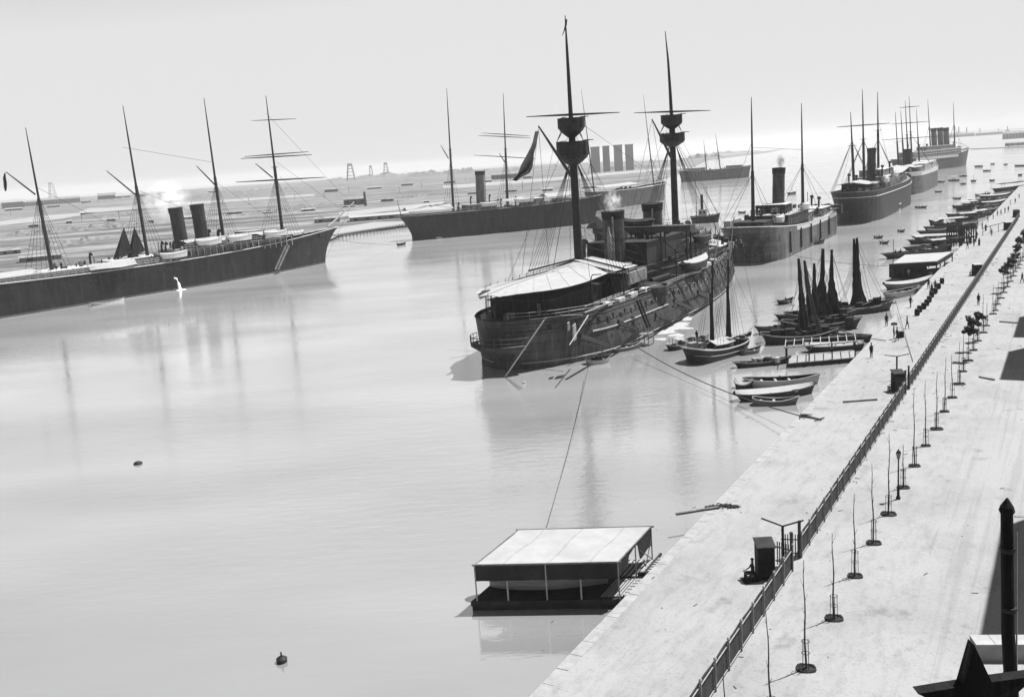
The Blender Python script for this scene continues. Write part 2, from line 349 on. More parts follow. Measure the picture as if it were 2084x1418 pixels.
# ---------------- sentry boxes
def sentry(px, py, w_, h_, lab, open_side=-1, white=False):
    p = G(px, py, ZG); t = thing('sentry_box', lab, 'sentry box', p, R(QA - 62), 'sentry boxes along the fence')
    th = .06
    b_ = MB()
    b_.box((-w_ / 2, 0, h_ / 2), (th, w_, h_)).box((w_ / 2, 0, h_ / 2), (th, w_, h_)).box((0, w_ / 2 - th / 2, h_ / 2), (w_ - th, th, h_)).box((0, -w_ / 2 + th / 2, h_ / 2 ), (w_ - th, th, h_ ))
    for i in range(7): b_.box((-w_ / 2 + (i + .5) * w_ / 7, -w_ / 2 - .012, h_ / 2), (.03, .02, h_))
    b_.build('walls', M['woodd'], t)
    MB().add([(-w_ * .6, -w_ * .62, h_ ), (w_ * .6, -w_ * .62, h_), (w_ * .6, w_ * .62, h_ + .22), (-w_ * .6, w_ * .62, h_ + .22), (-w_ * .6, -w_ * .62, h_ + .06), (w_ * .6, -w_ * .62, h_ + .06), (w_ * .6, w_ * .62, h_ + .28), (-w_ * .6, w_ * .62, h_ + .28)], [(3, 2, 1, 0), (4, 5, 6, 7), (0, 1, 5, 4), (1, 2, 6, 5), (2, 3, 7, 6), (3, 0, 4, 7)]).build('roof', M['canvas'] if white else M['woodd'], t)
    MB().box((0, 0, .05), (w_ * 1.3, w_ * 1.3, .1)).build('base', M['woodd'], t)
    return t
sentry(1557, 1172, 0.95, 2.0, 'dark plank sentry box nearest the camera, beside the near gate')
sentry(1827, 795, 1.0, 1.85, 'dark sentry box beside the second gate, seated man in front')
sentry(1988, 560, 1.25, 1.9, 'white topped dark sentry box by the fence, right of the covered landing', white=True)
sentry(2050, 468, 1.3, 1.9, 'dark sentry box at the end of the long barrier rail', white=True)
sentry(2068, 442, 1.3, 1.9, 'farthest dark sentry box, high up beside the fence')
# barrier rail
t = thing('barrier', 'long thin barrier rail on posts crossing the quay to a sentry box', 'barrier', G(2000, 480, ZG), 0)
a_ = G(2000, 480, ZG); c_ = G(2045, 468, ZG)
MB().beam((0, 0, 1.9), V((c_.x - a_.x, c_.y - a_.y, 1.9)), .1, .12).build('rail', M['woodd'], t)
for k in (0, .33, .7, 1): MB().box(((c_.x - a_.x) * k, (c_.y - a_.y) * k, .93), (.1, .1, 1.86)).build('post', M['woodd'], t)
# ---------------- young trees
def crown_mesh(mb, c, r_, n, seed, leaf=.16):
    rr = random.Random(seed); cl = []
    for i in range(9):
        a_ = rr.uniform(0, 6.28); q_ = rr.uniform(.2, .95)
        cl.append((V(c) + V((math.cos(a_) * r_ * q_, math.sin(a_) * r_ * q_, rr.uniform(-.45, .5) * r_)), rr.uniform(.3, .6) * r_))
    for i in range(n):
        k, kr = rr.choice(cl); d = V((rr.gauss(0, 1), rr.gauss(0, 1), rr.gauss(0, .7))); d = d.normalized() * kr * rr.uniform(.3, 1)
        p = k + d; a1 = V((rr.uniform(-1, 1), rr.uniform(-1, 1), rr.uniform(-.6, .6))).normalized() * leaf * rr.uniform(.6, 1.3)
        a2 = a1.cross(V((rr.uniform(-1, 1), rr.uniform(-1, 1), rr.uniform(-1, 1)))).normalized() * leaf * .55
        mb.add([p - a1, p - a2, p + a1, p + a2], [(0, 1, 2, 3)])
def make_tree(name, lab, h, crown, seed, grp):
    rr = random.Random(seed); t = thing(name, lab, 'young tree', (0, 0, 0), 0, grp)
    lean = rr.uniform(-.03, .012); lx = rr.uniform(-.03, .03)
    pts = [(lean * z + .03 * math.sin(z * 2 + seed), lx * z, z) for z in [h * i / 8 for i in range(9)]]
    tr = MB().tube(pts, [(.07 if crown else .058) * (1 - .75 * i / 8) for i in range(9)], 6)
    if crown:
        for k in range(6):
            a_ = k * 1.05 + seed; tr.tube([pts[6], V(pts[7]) + V((math.cos(a_) * crown * .5, math.sin(a_) * crown * .5, .2))], [.035, .015], 4)
    if not crown:
        for k in range(7):
            i_ = 3 + k % 5; a_ = k * 2.4 + seed; d_ = rr.uniform(.12, .4); tr.tube([pts[i_], V(pts[i_]) + V((math.cos(a_) * d_ * .5, math.sin(a_) * d_ * .5, d_ * 1.3))], [.016, .005], 3)
    tr.build('trunk', M['bark'], t)
    g = MB(); gh = 1.5 + rr.uniform(-.15, .15)
    for k in range(4):
        a_ = k * math.pi / 2 + .5 + seed; g.tube([(.2 * math.cos(a_), .2 * math.sin(a_), 0), (.17 * math.cos(a_), .17 * math.sin(a_), gh)], .016, 4)
    for z in (gh * .55, gh * .95):
        g.tube([(.2 * math.cos(2 * math.pi * j / 10), .2 * math.sin(2 * math.pi * j / 10), z) for j in range(11)], .016, 4)
    g.build('guard', M['woodd'], t)
    e = MB(); rb = rr.uniform(.34, .56)
    e.tube([(rb * math.cos(2 * math.pi * j / 14), rb * .9 * math.sin(2 * math.pi * j / 14), .0) for j in range(15)], [.085 + .03 * math.sin(j * 1.7) for j in range(15)], 6)
    e.lathe((0, 0, -.01), [(rb, 0), (rb * .6, .035), (.1, .05), (.01, .06)], 14)
    e.build('earth_ring', M['earth'], t)
    if crown:
        c = MB(); crown_mesh(c, (lean * h, lx * h, h - crown * .25), crown, 700, seed); c.build('crown', M['leaf'], t)
    return t
tree_px = [(1640,1360,1140,0),(1697,1258,1085,0),(1740,1172,1005,0),(1778,1105,945,0),(1808,1046,880,0),(1838,992,905,0),(1861,948,790,0),(1884,907,775,0),(1906,873,755,0),(1922,837.5,725,0),(1938,809,720,0),(1952,781.5,695,0),(1960.5,756,675,0),(1970,734,668,.75),(1981,713,650,.8),(1990,694,640,.7),(2001,677,598,0),(2008,663,620,0),(2021,639,577,0),(2026,632,590,0),(2031,619.5,571,0),(2037,607,568,0),(2043,595.5,550,.85),(2050,584,538,.9),(2057,573,528,.85),(2062,562,518,.8),(2067,553,505,.8),(2072,546,500,.6),(2076,539,486,.9),(2081,531,480,.9),(2086,523,468,.9)]
nb = [0, 0]
for i, (x, y, top, cr) in enumerate([(-1, 0, 0, 0), (-2, 0, 0, 0)] + tree_px):
    if x < 0:
        p = [V((10.35, 39.2, ZG)), V((7.4, 34.4, ZG))][i]; h = zat(p, *[(1571, 1235), (1486, 1345)][i]) - ZG
        lab = ['bare young tree, its foot below the bottom edge, next left of the nearest whole one', 'bare young tree whose tip alone rises at the bottom edge below the fence'][i]
    else:
        p = G(x, y, ZG); h = max(3.2, zat(p, x, top) - ZG)
        if cr: lab = '%s leafy young tree counting up the roadside row from the bottom' % ORD[nb[1]]; nb[1] += 1; h = min(h, 4.8)
        else: lab = '%s bare young tree with a stick guard counting up the roadside row' % ORD[nb[0]]; nb[0] += 1
    t = make_tree('young_tree', lab, h, cr, 31 + i, 'young trees in a row beside the road'); t.location = p
# lamp post
p = G(1828, 1015, ZG); t = thing('street_lamp', 'tall iron street lamp standing among the bare young trees', 'street lamp', p)
MB().lathe((0, 0, 0), [(.16, 0), (.16, .15), (.1, .22), (.09, .8), (.06, .9), (.045, 2.9), (.07, 2.95), (.03, 3.0)], 10).build('post', M['iron'], t)
MB().lathe((0, 0, 3.0), [(.08, 0), (.17, .42), (.16, .43)], 6).build('lantern', mat('lamp_glass', .25, .3, .1), t)
lf = MB(); lf.lathe((0, 0, 3.43), [(.2, 0), (.12, .14), (.05, .2), (.02, .3)], 6)
for k in range(6): a_ = k * math.pi / 3; lf.tube([(.085 * math.cos(a_), .085 * math.sin(a_), 3.0), (.175 * math.cos(a_), .175 * math.sin(a_), 3.44)], .014, 4)
lf.build('lantern_frame', M['iron'], t)
# ---------------- bollards, tubs and litter on the quay
for i, (x, y) in enumerate([(1866.5, 642), (1871.5, 635), (1880, 629), (1886, 622), (1891, 615), (1896, 605), (1902.5, 598), (1910, 588), (1917, 577)]):
    p = G(x, y, ZG); k = MB().lathe((0, 0, 0), [(.3, 0), (.36, .15), (.38, .5), (.36, .82), (.3, .95), (.1, .97)], 12)
    o = k.build('barrel', M['woodd'], None, loc=p); tag(o, '%s dark barrel counting from the near end of the row along the quay' % ORD[i], 'barrel', 'barrels standing in a row on the quay')
def heap_line(name, lab, cat, pts, w_, seed, mt):
    rr = random.Random(seed); P = [G(x, y, ZG) for x, y in pts]; o0 = P[0].copy(); mb = MB(); 
    for i in range(len(P) - 1):
        for k in range(14):
            c = P[i].lerp(P[i + 1], k / 14) - o0; wv = w_ * (.4 + .6 * math.sin(math.pi * (i + k / 14) / (len(P) - 1)))
            for q_ in range(3):
                d = V((rr.gauss(0, wv), rr.gauss(0, wv), abs(rr.gauss(0, wv * .4)) + .03)); e = V((rr.uniform(-.25, .25), rr.uniform(-.25, .25), rr.uniform(-.05, .05)))
                mb.tube([c + d - e, c + d + e], [.035, .05], 5)
    return tag(mb.build(name, mt, None, loc=o0), lab, cat)
heap_line('rope_heap', 'long dark heap of chain and rope on the quay edge above the bathing house', 'rope heap', [(1440, 1034), (1470, 1031), (1505, 1032)], .16, 3, M['rope'])
def plank(pa, pb, lab, w_=.22, name='plank'):
    a_ = G(*pa, ZG); c_ = G(*pb, ZG); mb = MB().beam((0, 0, .08), V((c_.x - a_.x, c_.y - a_.y, .08)), w_, .15)
    return tag(mb.build(name, M['wood'], None, loc=a_), lab, 'timber')
plank((1376, 1048), (1462, 1034), 'dark baulk of timber jutting over the water beside the rope heap', .2)
plank((1716, 819), (1785, 814), 'long grey balk of timber lying on the quay before the second sentry box')
plank((1993, 768), (2024, 774), 'short dark balk lying on the road near the building shadow', .2)
plank((2035, 655), (2070, 658), 'dark balk of timber lying across the road near the right edge', .5)
def anchor(pa, pb, lab):
    a_ = G(*pa, ZG); c_ = G(*pb, ZG); d = (c_ - a_); t = thing('anchor', lab, 'anchor', a_)
    n_ = V((-d.y, d.x, 0)).normalized()
    MB().tube([(0, 0, .12), d + V((0, 0, .12))], [.11, .07], 8).build('shank', M['iron'], t)
    MB().tube([n_ * -.9 + V((0, 0, .1)) + d * .25, V((0, 0, .15)), n_ * .9 + V((0, 0, .1)) + d * .25], [.03, .12, .03], 8).build('fluke', M['iron'], t)
    MB().tube([d * .9 + V((0, 0, .12)) + n_ * -.7, d * .9 + V((0, 0, .12)) + n_ * .7], .05, 6).build('stock', M['iron'], t)
anchor((1630, 847), (1672, 856), 'dark anchor on the quay edge holding the cable from the battleship')
p = G(1820, 661, ZG); tag(MB().lathe((0, 0, 0), [(.36, 0), (.45, .1), (.36, .28), (.15, .34)], 12).build('rope_coil', M['rope'], None, loc=p), 'dark coil of rope on the quay left of the walking man', 'rope')
p = G(1832.5, 687, ZG); tag(MB().box((0, 0, .38), (.6, .6, .76)).box((0, 0, .78), (.66, .66, .06)).build('crate', M['woodd'], None, loc=p, rz=.3), 'dark crate standing right of two men at the quay edge', 'crate')
lt = MB(); rr = random.Random(44)
for i in range(420):
    s_ = rr.uniform(-20, 170) ** 1; o_2 = rr.uniform(-30, 13) if i % 3 else rr.choice((.3, -.6)) + rr.uniform(-.5, .5); p = fpt(s_, o_2); q = rr.uniform(.02, .075) * (1 + s_ * .01)
    lt.lathe((p.x, p.y, ZG - .01), [(q, 0), (q * .9, q * .5), (q * .3, q * .8)], 5) if i % 2 else lt.box((p.x, p.y, ZG + .02), (q * 5, q * .8, .04), rr.uniform(0, 3))
tag(lt.build('litter', M['wood']), 'scattered pebbles straw and small litter over the quay and road', 'litter', kind='stuff')
a_ = G(1986, 1346, ZG); b_ = G(2110, 1346, ZG); hw = zat(a_, 1986, 1311) - ZG; c_ = G(1988, 1291, ZG + hw); d_ = (b_ - a_); L_ = d_.length; an = math.atan2(d_.y, d_.x); dp = max(.5, (c_ - a_).dot(V((-d_.y, d_.x, 0)).normalized()))
t = thing('terrace_wall', 'low broad pale terrace wall at the lower right behind the black pole', 'wall', a_, an)
MB().box((L_ / 2, dp / 2, hw / 2 - .05), (L_, dp - .1, hw - .1)).build('wall', M['plasterg'], t)
k = MB()
for i in range(int(L_ / .9) + 1): k.box((i * .9 + .44, dp / 2, hw - .045 + .004 * (i % 2)), (.88, dp, .09))
k.each('coping_stone', M['plaster'], t)
# ---------------- near pole, finial and terrace at the lower right
pt_ = ray(2050, 1010); P0 = CAMPOS + pt_ * (13.0 / math.hypot(pt_.x, pt_.y))
zb = P0.z - 3.0
t = thing('flagpole', 'thick dark wooden pole with a pointed cap at the lower right', 'pole', (P0.x, P0.y, zb))
pb = CAMPOS + ray(2062, 1375) * (13.0 / math.hypot(ray(2062, 1375).x, ray(2062, 1375).y)) - V((P0.x, P0.y, zb))
top = V((0, 0, 2.78))
M['tar'] = mat('tarred_pole', .004, .8, .5, 3, (1, 1, .2), bump=.5)
MB().tube([V((pb.x, pb.y, pb.z - .4)), V((pb.x * .4, pb.y * .4, 1.2)), top], [.085, .08, .072], 14).build('pole', M['tar'], t)
MB().lathe(top, [(.08, 0), (.095, .03), (.08, .09), (.012, .2)], 10).build('cap', M['tar'], t)
k = MB()
for z in (.6, 1.5, 2.3): k.lathe(V((pb.x * (1 - z / 2.78), pb.y * (1 - z / 2.78), z)), [(.09, -.03), (.095, 0), (.09, .03)], 14)
k.each('band', M['iron'], t)
rp = MB(); rp.line(top + V((.13, 0, -.25)), V((.2, 0, .2)), .012); rp.line(top + V((.1, 0, -.05)), top + V((1.6, .1, -.25)), .012)
for k in range(9): rp.tube([(.2 + .03 * math.sin(j * .9 + k), .02 * math.cos(j), .5 - k * .09 + .07 * math.sin(j * 1.2)) for j in range(6)], .012, 4)
rp.build('halyard', M['ropel'], t)
t2 = pb
tc_ = V((P0.x + pb.x, P0.y + pb.y, zb + pb.z))
# star finial
def star(px, py, dist, r1, r2, rot, lab):
    d = ray(px, py); P = CAMPOS + d * (dist / math.hypot(d.x, d.y)); mb = MB(); k = 10; vs = []
    for yy in (-.035, .035):
        for j in range(k):
            a_ = R(rot) + math.pi * j / 5; r_ = r1 if j % 2 == 0 else r2; vs.append((r_ * math.sin(a_), yy, r_ * math.cos(a_)))
    vs += [(0, -.06, 0), (0, .06, 0)]
    fs = [(j, (j + 1) % k, 20) for j in range(k)] + [((j + 1) % k + 10, j + 10, 21) for j in range(k)] + [(j, j + 10, (j + 1) % k + 10, (j + 1) % k) for j in range(k)]
    mb.add(vs, fs); t = thing('star_finial', lab, 'finial', P, 0); o = mb.build('star', M['tar'], t)
    MB().tube([(0, 0, -r2 * .8), (0, 0, -3.4)], .03, 8).build('rod', M['iron'], t)
star(1985, 1421, 5.0, .315, .125, -5, 'black five pointed star finial at the bottom right corner')
# ------------------------------------------------------------------ ships
def perp(fr, px, py, x):
    d = ray(px, py); k = (fr.o + fr.u * x - CAMPOS).dot(fr.u) / d.dot(fr.u); p = CAMPOS + d * k - fr.o
    return V((x, p.dot(fr.n), p.z))
def mast(t, P0, P1, r0, yards=(), gaff=None, shroud=None, mt=None, rope=None, crosstree=True, split=.52, rr=.045, ratlines=0):
    mt = mt or M['mast']; rope = rope or M['rope']; P0 = V(P0); P1 = V(P1); D = P1 - P0
    at = lambda k: P0 + D * k
    mb = MB(); mb.tube([at(0), at(split)], [r0, r0 * .82], 10); mb.tube([at(split - .06), at(split + .02), at(.8), at(1)], [r0 * .95, r0 * .6, r0 * .42, r0 * .16], 8)
    if crosstree: mb.beam(at(split) + V((0, -1.4, 0)), at(split) + V((0, 1.4, 0)), .25, .12); mb.box(at(split), (1.2, 1.2, .15))
    o = mb.build('mast', mt, t, smooth=False)
    for z, hl, sl in yards:
        k = (z - P0.z) / D.z; c = at(k); e = V((sl * hl, hl, 0)) if not isinstance(sl, tuple) else V((sl[0] * hl, sl[1] * hl, sl[2] * hl))
        MB().tube([c - e, c - e * .5, c, c + e * .5, c + e], [.09, .17, .22, .17, .09], 6).build('yard', mt, t)
    if gaff:
        MB().tube([gaff[0], V(gaff[0]).lerp(V(gaff[1]), .5), gaff[1]], [.2, .19, .1], 6).build('gaff', mt, t)
    if shroud:
        zs, hb, zdk, spread, nl = shroud; k = (zs - P0.z) / D.z; c = at(k); s = MB()
        for sd in (-1, 1):
            feet = [V((P0.x + spread * (i - (nl - 1) / 2) - spread * .6, sd * hb, zdk)) for i in range(nl)]
            for f_ in feet: s.line(c, f_, rr)
            for j in range(ratlines):
                q_ = (j + 1) / (ratlines + 1); s.line(c.lerp(feet[0], q_), c.lerp(feet[-1], q_), rr * .6)
        s.build('shrouds', rope, t)
    return o
def yardpx(t, fr, mp, pa, pb, r_=.2, mt=None):
    c = fr.o + fr.u * mp.x + fr.n * mp.y; dist = math.hypot(c.x, c.y); P = []
    for p in (pa, pb):
        d = ray(*p); q = CAMPOS + d * (dist / math.hypot(d.x, d.y)) - fr.o; P.append(V((q.dot(fr.u), q.dot(fr.n), q.z)))
    A_, B_ = P; MB().tube([A_, A_.lerp(B_, .25), A_.lerp(B_, .5), A_.lerp(B_, .75), B_], [r_ * .4, r_ * .8, r_, r_ * .8, r_ * .4], 6).build('yard', mt or M['mast'], t)
def stays(t, lines, rope=None, r_=.04, name='stays'):
    s = MB()
    for a_, b_ in lines: s.line(a_, b_, r_)
    s.build(name, rope or M['rope'], t)
def funnel(t, P0, P1, r_, mt, cap=True, pipe=True, flat=1.0):
    P0 = V(P0); P1 = V(P1); D = P1 - P0; k = MB(); k.tube([P0, P1], [r_, r_ * .97], 20)
    k.tube([P0 + D * .62, P0 + D * .64], [r_ * 1.03] * 2, 20); k.tube([P0, P0 + D * .08], [r_ * 1.12, r_ * 1.1], 20)
    o = k.build('funnel', mt, t, smooth=False)
    if cap: 
        c = MB(); c.tube([P0 + D * .9, P0 + D * .985], [r_ * 1.05, r_ * 1.08], 20, False); c.tube([P0 + D * .985, P0 + D * 1.01], [r_ * 1.1, r_ * 1.1], 20, False)
        c.tube([P0 + D * 1.002, P0 + D * 1.004], [r_ * .9, r_ * .9], 20); c.build('funnel_top', M['soot'], o)
    if pipe: MB().tube([P0 + V((r_ * 1.2, 0, 0)), P1 + V((r_ * 1.2, 0, .3))], .13, 6).build('steam_pipe', M['mastg'], o)
    return o
def railing(t, pts, h=1.05, mt=None, rows=2, name='railing', step=1.8, r_=.035):
    k = MB(); pts = [V(p) for p in pts]
    for a_, b_ in zip(pts[:-1], pts[1:]):
        n = max(1, int((b_ - a_).length / step))
        for i in range(n + 1):
            p = a_.lerp(b_, i / n); k.tube([p, p + V((0, 0, h))], r_, 4)
        for j in range(rows): z = V((0, 0, h * (j + 1) / rows)); k.tube([a_ + z, b_ + z], r_, 4)
    k.build(name, mt or M['white'], t)
def house(t, x0, x1, hb, z0, z1, mt, roofm, win=True, name='deckhouse', over=.25, winm=None, yc=0):
    o = MB().box(((x0 + x1) / 2, yc, (z0 + z1) / 2), (x1 - x0, hb * 2, z1 - z0)).build(name, mt, t)
    MB().box(((x0 + x1) / 2, yc, z1 + .07), (x1 - x0 + over * 2, hb * 2 + over * 2, .14)).build('roof', roofm, o)
    if win:
        w = MB(); n = max(2, int((x1 - x0) / 2.2))
        for i in range(n):
            x = x0 + (i + .5) * (x1 - x0) / n
            for sd in (-1, 1): w.box((x, yc + sd * (hb + .01), z0 + (z1 - z0) * .6), (.8, .08, (z1 - z0) * .35))
        for j in range(3): w.box((x0 - .01, yc + (j - 1) * hb * .6, z0 + (z1 - z0) * .6), (.08, .7, (z1 - z0) * .35))
        w.each('window', winm or M['glass'], o)
    return o
def vents(t, lst, mt=None):
    for x, y, z, h_ in lst:
        k = MB(); k.tube([(x, y, z), (x, y, z + h_ * .75), (x + .15, y, z + h_ * .95), (x + .5, y, z + h_)], [.28, .28, .35, .6], 10); k.build('ventilator', mt or M['mast'], t)
def portholes(t, pt, zd, us, zs, B, mt=None, side=-1, draft=1.0, r_=.18):
    k = MB()
    for z in zs:
        for u in us:
            h_ = (z + draft) / (zd(u) + draft); p = pt(u, h_, side); q = pt(u + .004, h_, side); tdir = (q - p).normalized(); nrm = V((tdir.y, -tdir.x, 0)) * (1 if side < 0 else -1)
            k.tube([p - nrm * .06, p + nrm * .05], r_, 8)
    k.build('portholes', mt or M['glass'], t)
def clutter(t, x0, x1, hb, z, n, seed, name='deck_gear', mats=('wood', 'mast', 'white')):
    rr = random.Random(seed)
    for mi, mm in enumerate(mats):
        k = MB()
        for i in range(n // len(mats)):
            x = rr.uniform(x0, x1); y = rr.uniform(-hb, hb); s = rr.uniform(.4, 1.5); hh = rr.uniform(.4, 1.5)
            c = rr.random()
            if c < .5: k.box((x, y, z + hh / 2), (s, rr.uniform(.4, 1.2), hh), rr.uniform(-.3, .3))
            elif c < .8: k.tube([(x, y, z), (x, y, z + hh * 1.2)], rr.uniform(.1, .4), 8)
            else: k.tube([(x, y, z + .3), (x + rr.uniform(1, 4), y + rr.uniform(-1, 1), z + rr.uniform(.3, 1.6))], .09, 5)
        k.each(name, M[mm], t)
def awning(t, rows, name='awning', mt=None, sub=3, solid=.04, sag=.12):
    """rows: list of cross rows, each a list of points"""
    g = []
    R0 = [[V(p) for p in r_] for r_ in rows]
    for i in range(len(R0) - 1):
        for a in range(sub):
            q = a / sub; g.append([R0[i][j].lerp(R0[i + 1][j], q) - V((0, 0, sag * 4 * q * (1 - q))) for j in range(len(R0[0]))])
    g.append(R0[-1])
    return MB().grid(g).build(name, mt or M['canvas'], t, solid=solid)
def hullpart(t, mats, **kw):
    k = MB(); zd, pt, us = hull_mesh(k, **kw); h = k.build('hull', mats, t, smooth=False)
    c = MB(); hh = 1.0; rail_line(c, pt, us, 1.0, kw.get('railr', .09) if False else .1); c.build('cap_rail', mats[2] if len(mats) > 2 else M['wood'], h)
    return h, zd, pt, us
# lifeboat / small boat builder ------------------------------------------------
def boat_parts(t, L_, B_, D_, hm, inner, thw=3, cover=None, rim=None, draft=.25, sheer=.28, rake=.35, trans=False, floor=True):
    k = MB(); sh = (D_ + sheer, D_, D_ + sheer * 1.3)
    zd, pt, us = hull_mesh(k, L_, B_, sh, draft, over=.1 * L_ if not trans else 0, rake=rake, a=.3 if not trans else .12, b=.42, pa=2.0, pb=2.0, fs=.3, fb=.35, n=12, lv=(0, .3, .65, 1), deck=False)
    # inner skin
    gi = []
    for h_ in (1.0, .72, .38):
        gi.append([pt(u, h_, -1) * 1.0 for u in us])
    f_ = .93
    rows = []
    for h_, w_ in ((1, .94), (.7, .92), (.36, .86)):
        rows.append([V((L_ * .5 + (pt(u, h_, 1).x - L_ * .5) * .985, pt(u, h_, 1).y * w_, pt(u, h_, 1).z)) for u in us])
    for sd in (1, -1):
        rr_ = [[V((p.x, p.y * sd, p.z)) for p in r_] for r_ in rows]; k.grid(rr_ if sd < 0 else rr_[::-1], 1)
    k.grid([[V((p.x, p.y * -1, p.z)) for p in rows[2]], rows[2]][::-1], 1)
    h = k.build('hull', [hm, inner], t)
    g = MB(); rail_line(g, lambda u, h_, sd: pt(u, h_, sd), us, 1.0, .05); g.build('gunwale', rim or inner, h)
    if thw and not cover:
        w = MB()
        for i in range(thw):
            u = .2 + .6 * i / max(1, thw - 1) if thw > 1 else .5; y = half(u, .85, B_, .3, .42, 2, 2, .3, .35, 0); x = L_ * u
            w.box((x, 0, D_ * .72), (.26, y * 1.86, .05))
        w.each('thwart', M['woodl'], t)
    if cover:
        c = []
        for u in us[1:-1]:
            p = pt(u, 1, 1); c.append([V((p.x, y_ * p.y, p.z + .06 + .35 * (1 - abs(y_)) * cover[1])) for y_ in (-1, -.5, 0, .5, 1)])
        MB().grid(c).build('cover', cover[0], t, solid=.03)
    return pt, zd
def ship_boat(fr, x, y, z, lab, L_=8, B_=2.2, rz=0, hm='white', cover=True, grp=None, cm='canvas', name='lifeboat'):
    p = fr.o + fr.u * x + fr.n * y; t = thing(name, lab, 'boat', (p.x, p.y, z), fr.a + rz, grp)
    boat_parts(t, L_, B_, .75, M[hm], M['wood'], 3, (M[cm], 1.0) if cover else None, draft=.3)
    return t
def davits(t, lst, z0, z1, out, mt=None):
    for x, y in lst:
        sd = 1 if y > 0 else -1
        MB().tube([(x, y, z0), (x, y, z1 - .5), (x, y + sd * .25, z1), (x, y + sd * out, z1 + .1)], [.1, .09, .08, .06], 6).build('davit', mt or M['mast'], t)

# ================= left four masted steamer =================
a_ = G(0, 648); b_ = G(663, 540); d = (b_ - a_).normalized(); n_ = V((-d.y, d.x, 0)); o_ = a_ + n_ * 7 - d * 35
F1 = Frame(o_, math.degrees(math.atan2(d.y, d.x)))
t = thing('steamship', 'black four masted steamship with two dark raked funnels lying at the left', 'steamship', (o_.x, o_.y, 0), F1.a)
h, zd, pt, us = hullpart(t, [M['hull'], M['deck'], M['white']], L=138, B=14, sheer=(9.5, 7.3, 10.6), draft=1.2, over=5, rake=6.5, rakep=2.2, a=.12, b=.24, bul=1.0, fb=.15, n=36)
portholes(t, pt, zd, [.12 + .011 * i for i in range(70)], [5.4], 14, M['glass'])
ln = MB(); 
for sd in (-1, 1): ln.tube([pt(u, (0.25 + 1.2) / (zd(u) + 1.2), sd) + V((0, sd * .03, 0)) for u in us[1:-1]], .07, 4)
ln.build('boot_line', M['mastg'], h)
zdk = 7.4
for (bp_, tp_, x_) in (((103, 530), (52, 260), 0), ((298, 500), (250, 215), 0), ((452, 460), (415, 200), 0)):
    b1 = F1.on(*bp_); t1 = F1.on(*tp_); b1.z = 7
    gf = {103: ((72, 396), (12, 350)), 298: ((275, 396), (217, 348)), 452: ((437, 376), (400, 338))}[bp_[0]]
    mast(t, b1, t1, .48, gaff=(F1.on(*gf[0]), F1.on(*gf[1])), shroud=(27, 6.6, 8.2, 1.4, 5), ratlines=9, crosstree=False, split=.5)
b1 = F1.on(575, 472); b1.z = 8; t1 = F1.on(541, 195)
mast(t, b1, t1, .52, gaff=(F1.on(555, 362), F1.on(520, 333)), shroud=(27.5, 6.4, 8.6, 1.4, 6), ratlines=12)
for ya_, yb_, yr_ in (((480, 371), (661, 361), .27), ((490, 323), (635, 315), .22), ((497, 319), (628, 309), .2), ((512, 246), (603, 242), .15)): yardpx(t, F1, b1, ya_, yb_, yr_)
MB().tube([F1.on(668, 462), F1.on(721, 411)], [.42, .14], 8).build('bowsprit', M['spar'], t)
stays(t, [(F1.on(541, 230), F1.on(716, 416)), (F1.on(563, 330), F1.on(700, 430)), (F1.on(570, 360), F1.on(668, 455)), (F1.on(437, 370), F1.on(575, 460)), (F1.on(275, 385), F1.on(450, 455)), (F1.on(250, 300), F1.on(430, 330)), (F1.on(72, 380), F1.on(290, 490)), (F1.on(717, 415), V((138.5, 0, 1.5)))])
f1b, f1t, f2b, f2t = F1.on(370, 495), F1.on(356, 424), F1.on(412, 485), F1.on(400, 417)
funnel(t, V((f1b.x, 0, 8)), f1t, 1.75, M['funnel']); funnel(t, V((f2b.x, 0, 8)), f2t, 1.75, M['funnel'])
house(t, 84, 120, 4.6, 7, 9.8, M['house'], M['deck'])
house(t, 66, 82, 4.4, 6.6, 9.2, M['house'], M['white'])
house(t, 30, 62, 4.8, 6.4, 8.7, M['house'], M['white'])
MB().box((103, 0, 10.0), (36, 12.6, .16)).build('promenade_deck', M['deck'], t)
k = MB()
for i in range(19):
    for sd in (-1, 1): k.tube([(85 + i * 2, sd * 6.2, 7.4), (85 + i * 2, sd * 6.2, 10)], .09, 5)
k.each('stanchion', M['white'], t)
railing(t, [(85, -6.3, 10.1), (121, -6.3, 10.1)], 1.1, M['white']); railing(t, [(36, -6.7, 7.5), (84, -6.7, 7.5)], 1.3, M['white'], rows=3); railing(t, [(85, 6.3, 10.1), (121, 6.3, 10.1)])
house(t, 108, 114, 3, 10.1, 12.5, M['housed'], M['deck'], name='wheelhouse')
vents(t, [(f2b.x + 4, -1.5, 10, 3.6), (f2b.x + 6.5, 1.6, 10, 3.6), (f2b.x + 3.5, 2, 10, 3.8), (f1b.x - 4, -2, 9, 3), (f1b.x - 5, 2, 9, 3), (62, 0, 8.5, 3), (82.5, -1.5, 8, 4)])
clutter(t, 118, 135, 3, 8.4, 50, 4, mats=('wood', 'mast', 'mast')); clutter(t, 5, 84, 5.6, 8.4, 120, 5, mats=('wood', 'mast', 'house')); clutter(t, 84, 120, 5, 10.1, 70, 6, mats=('mast', 'wood', 'white'))
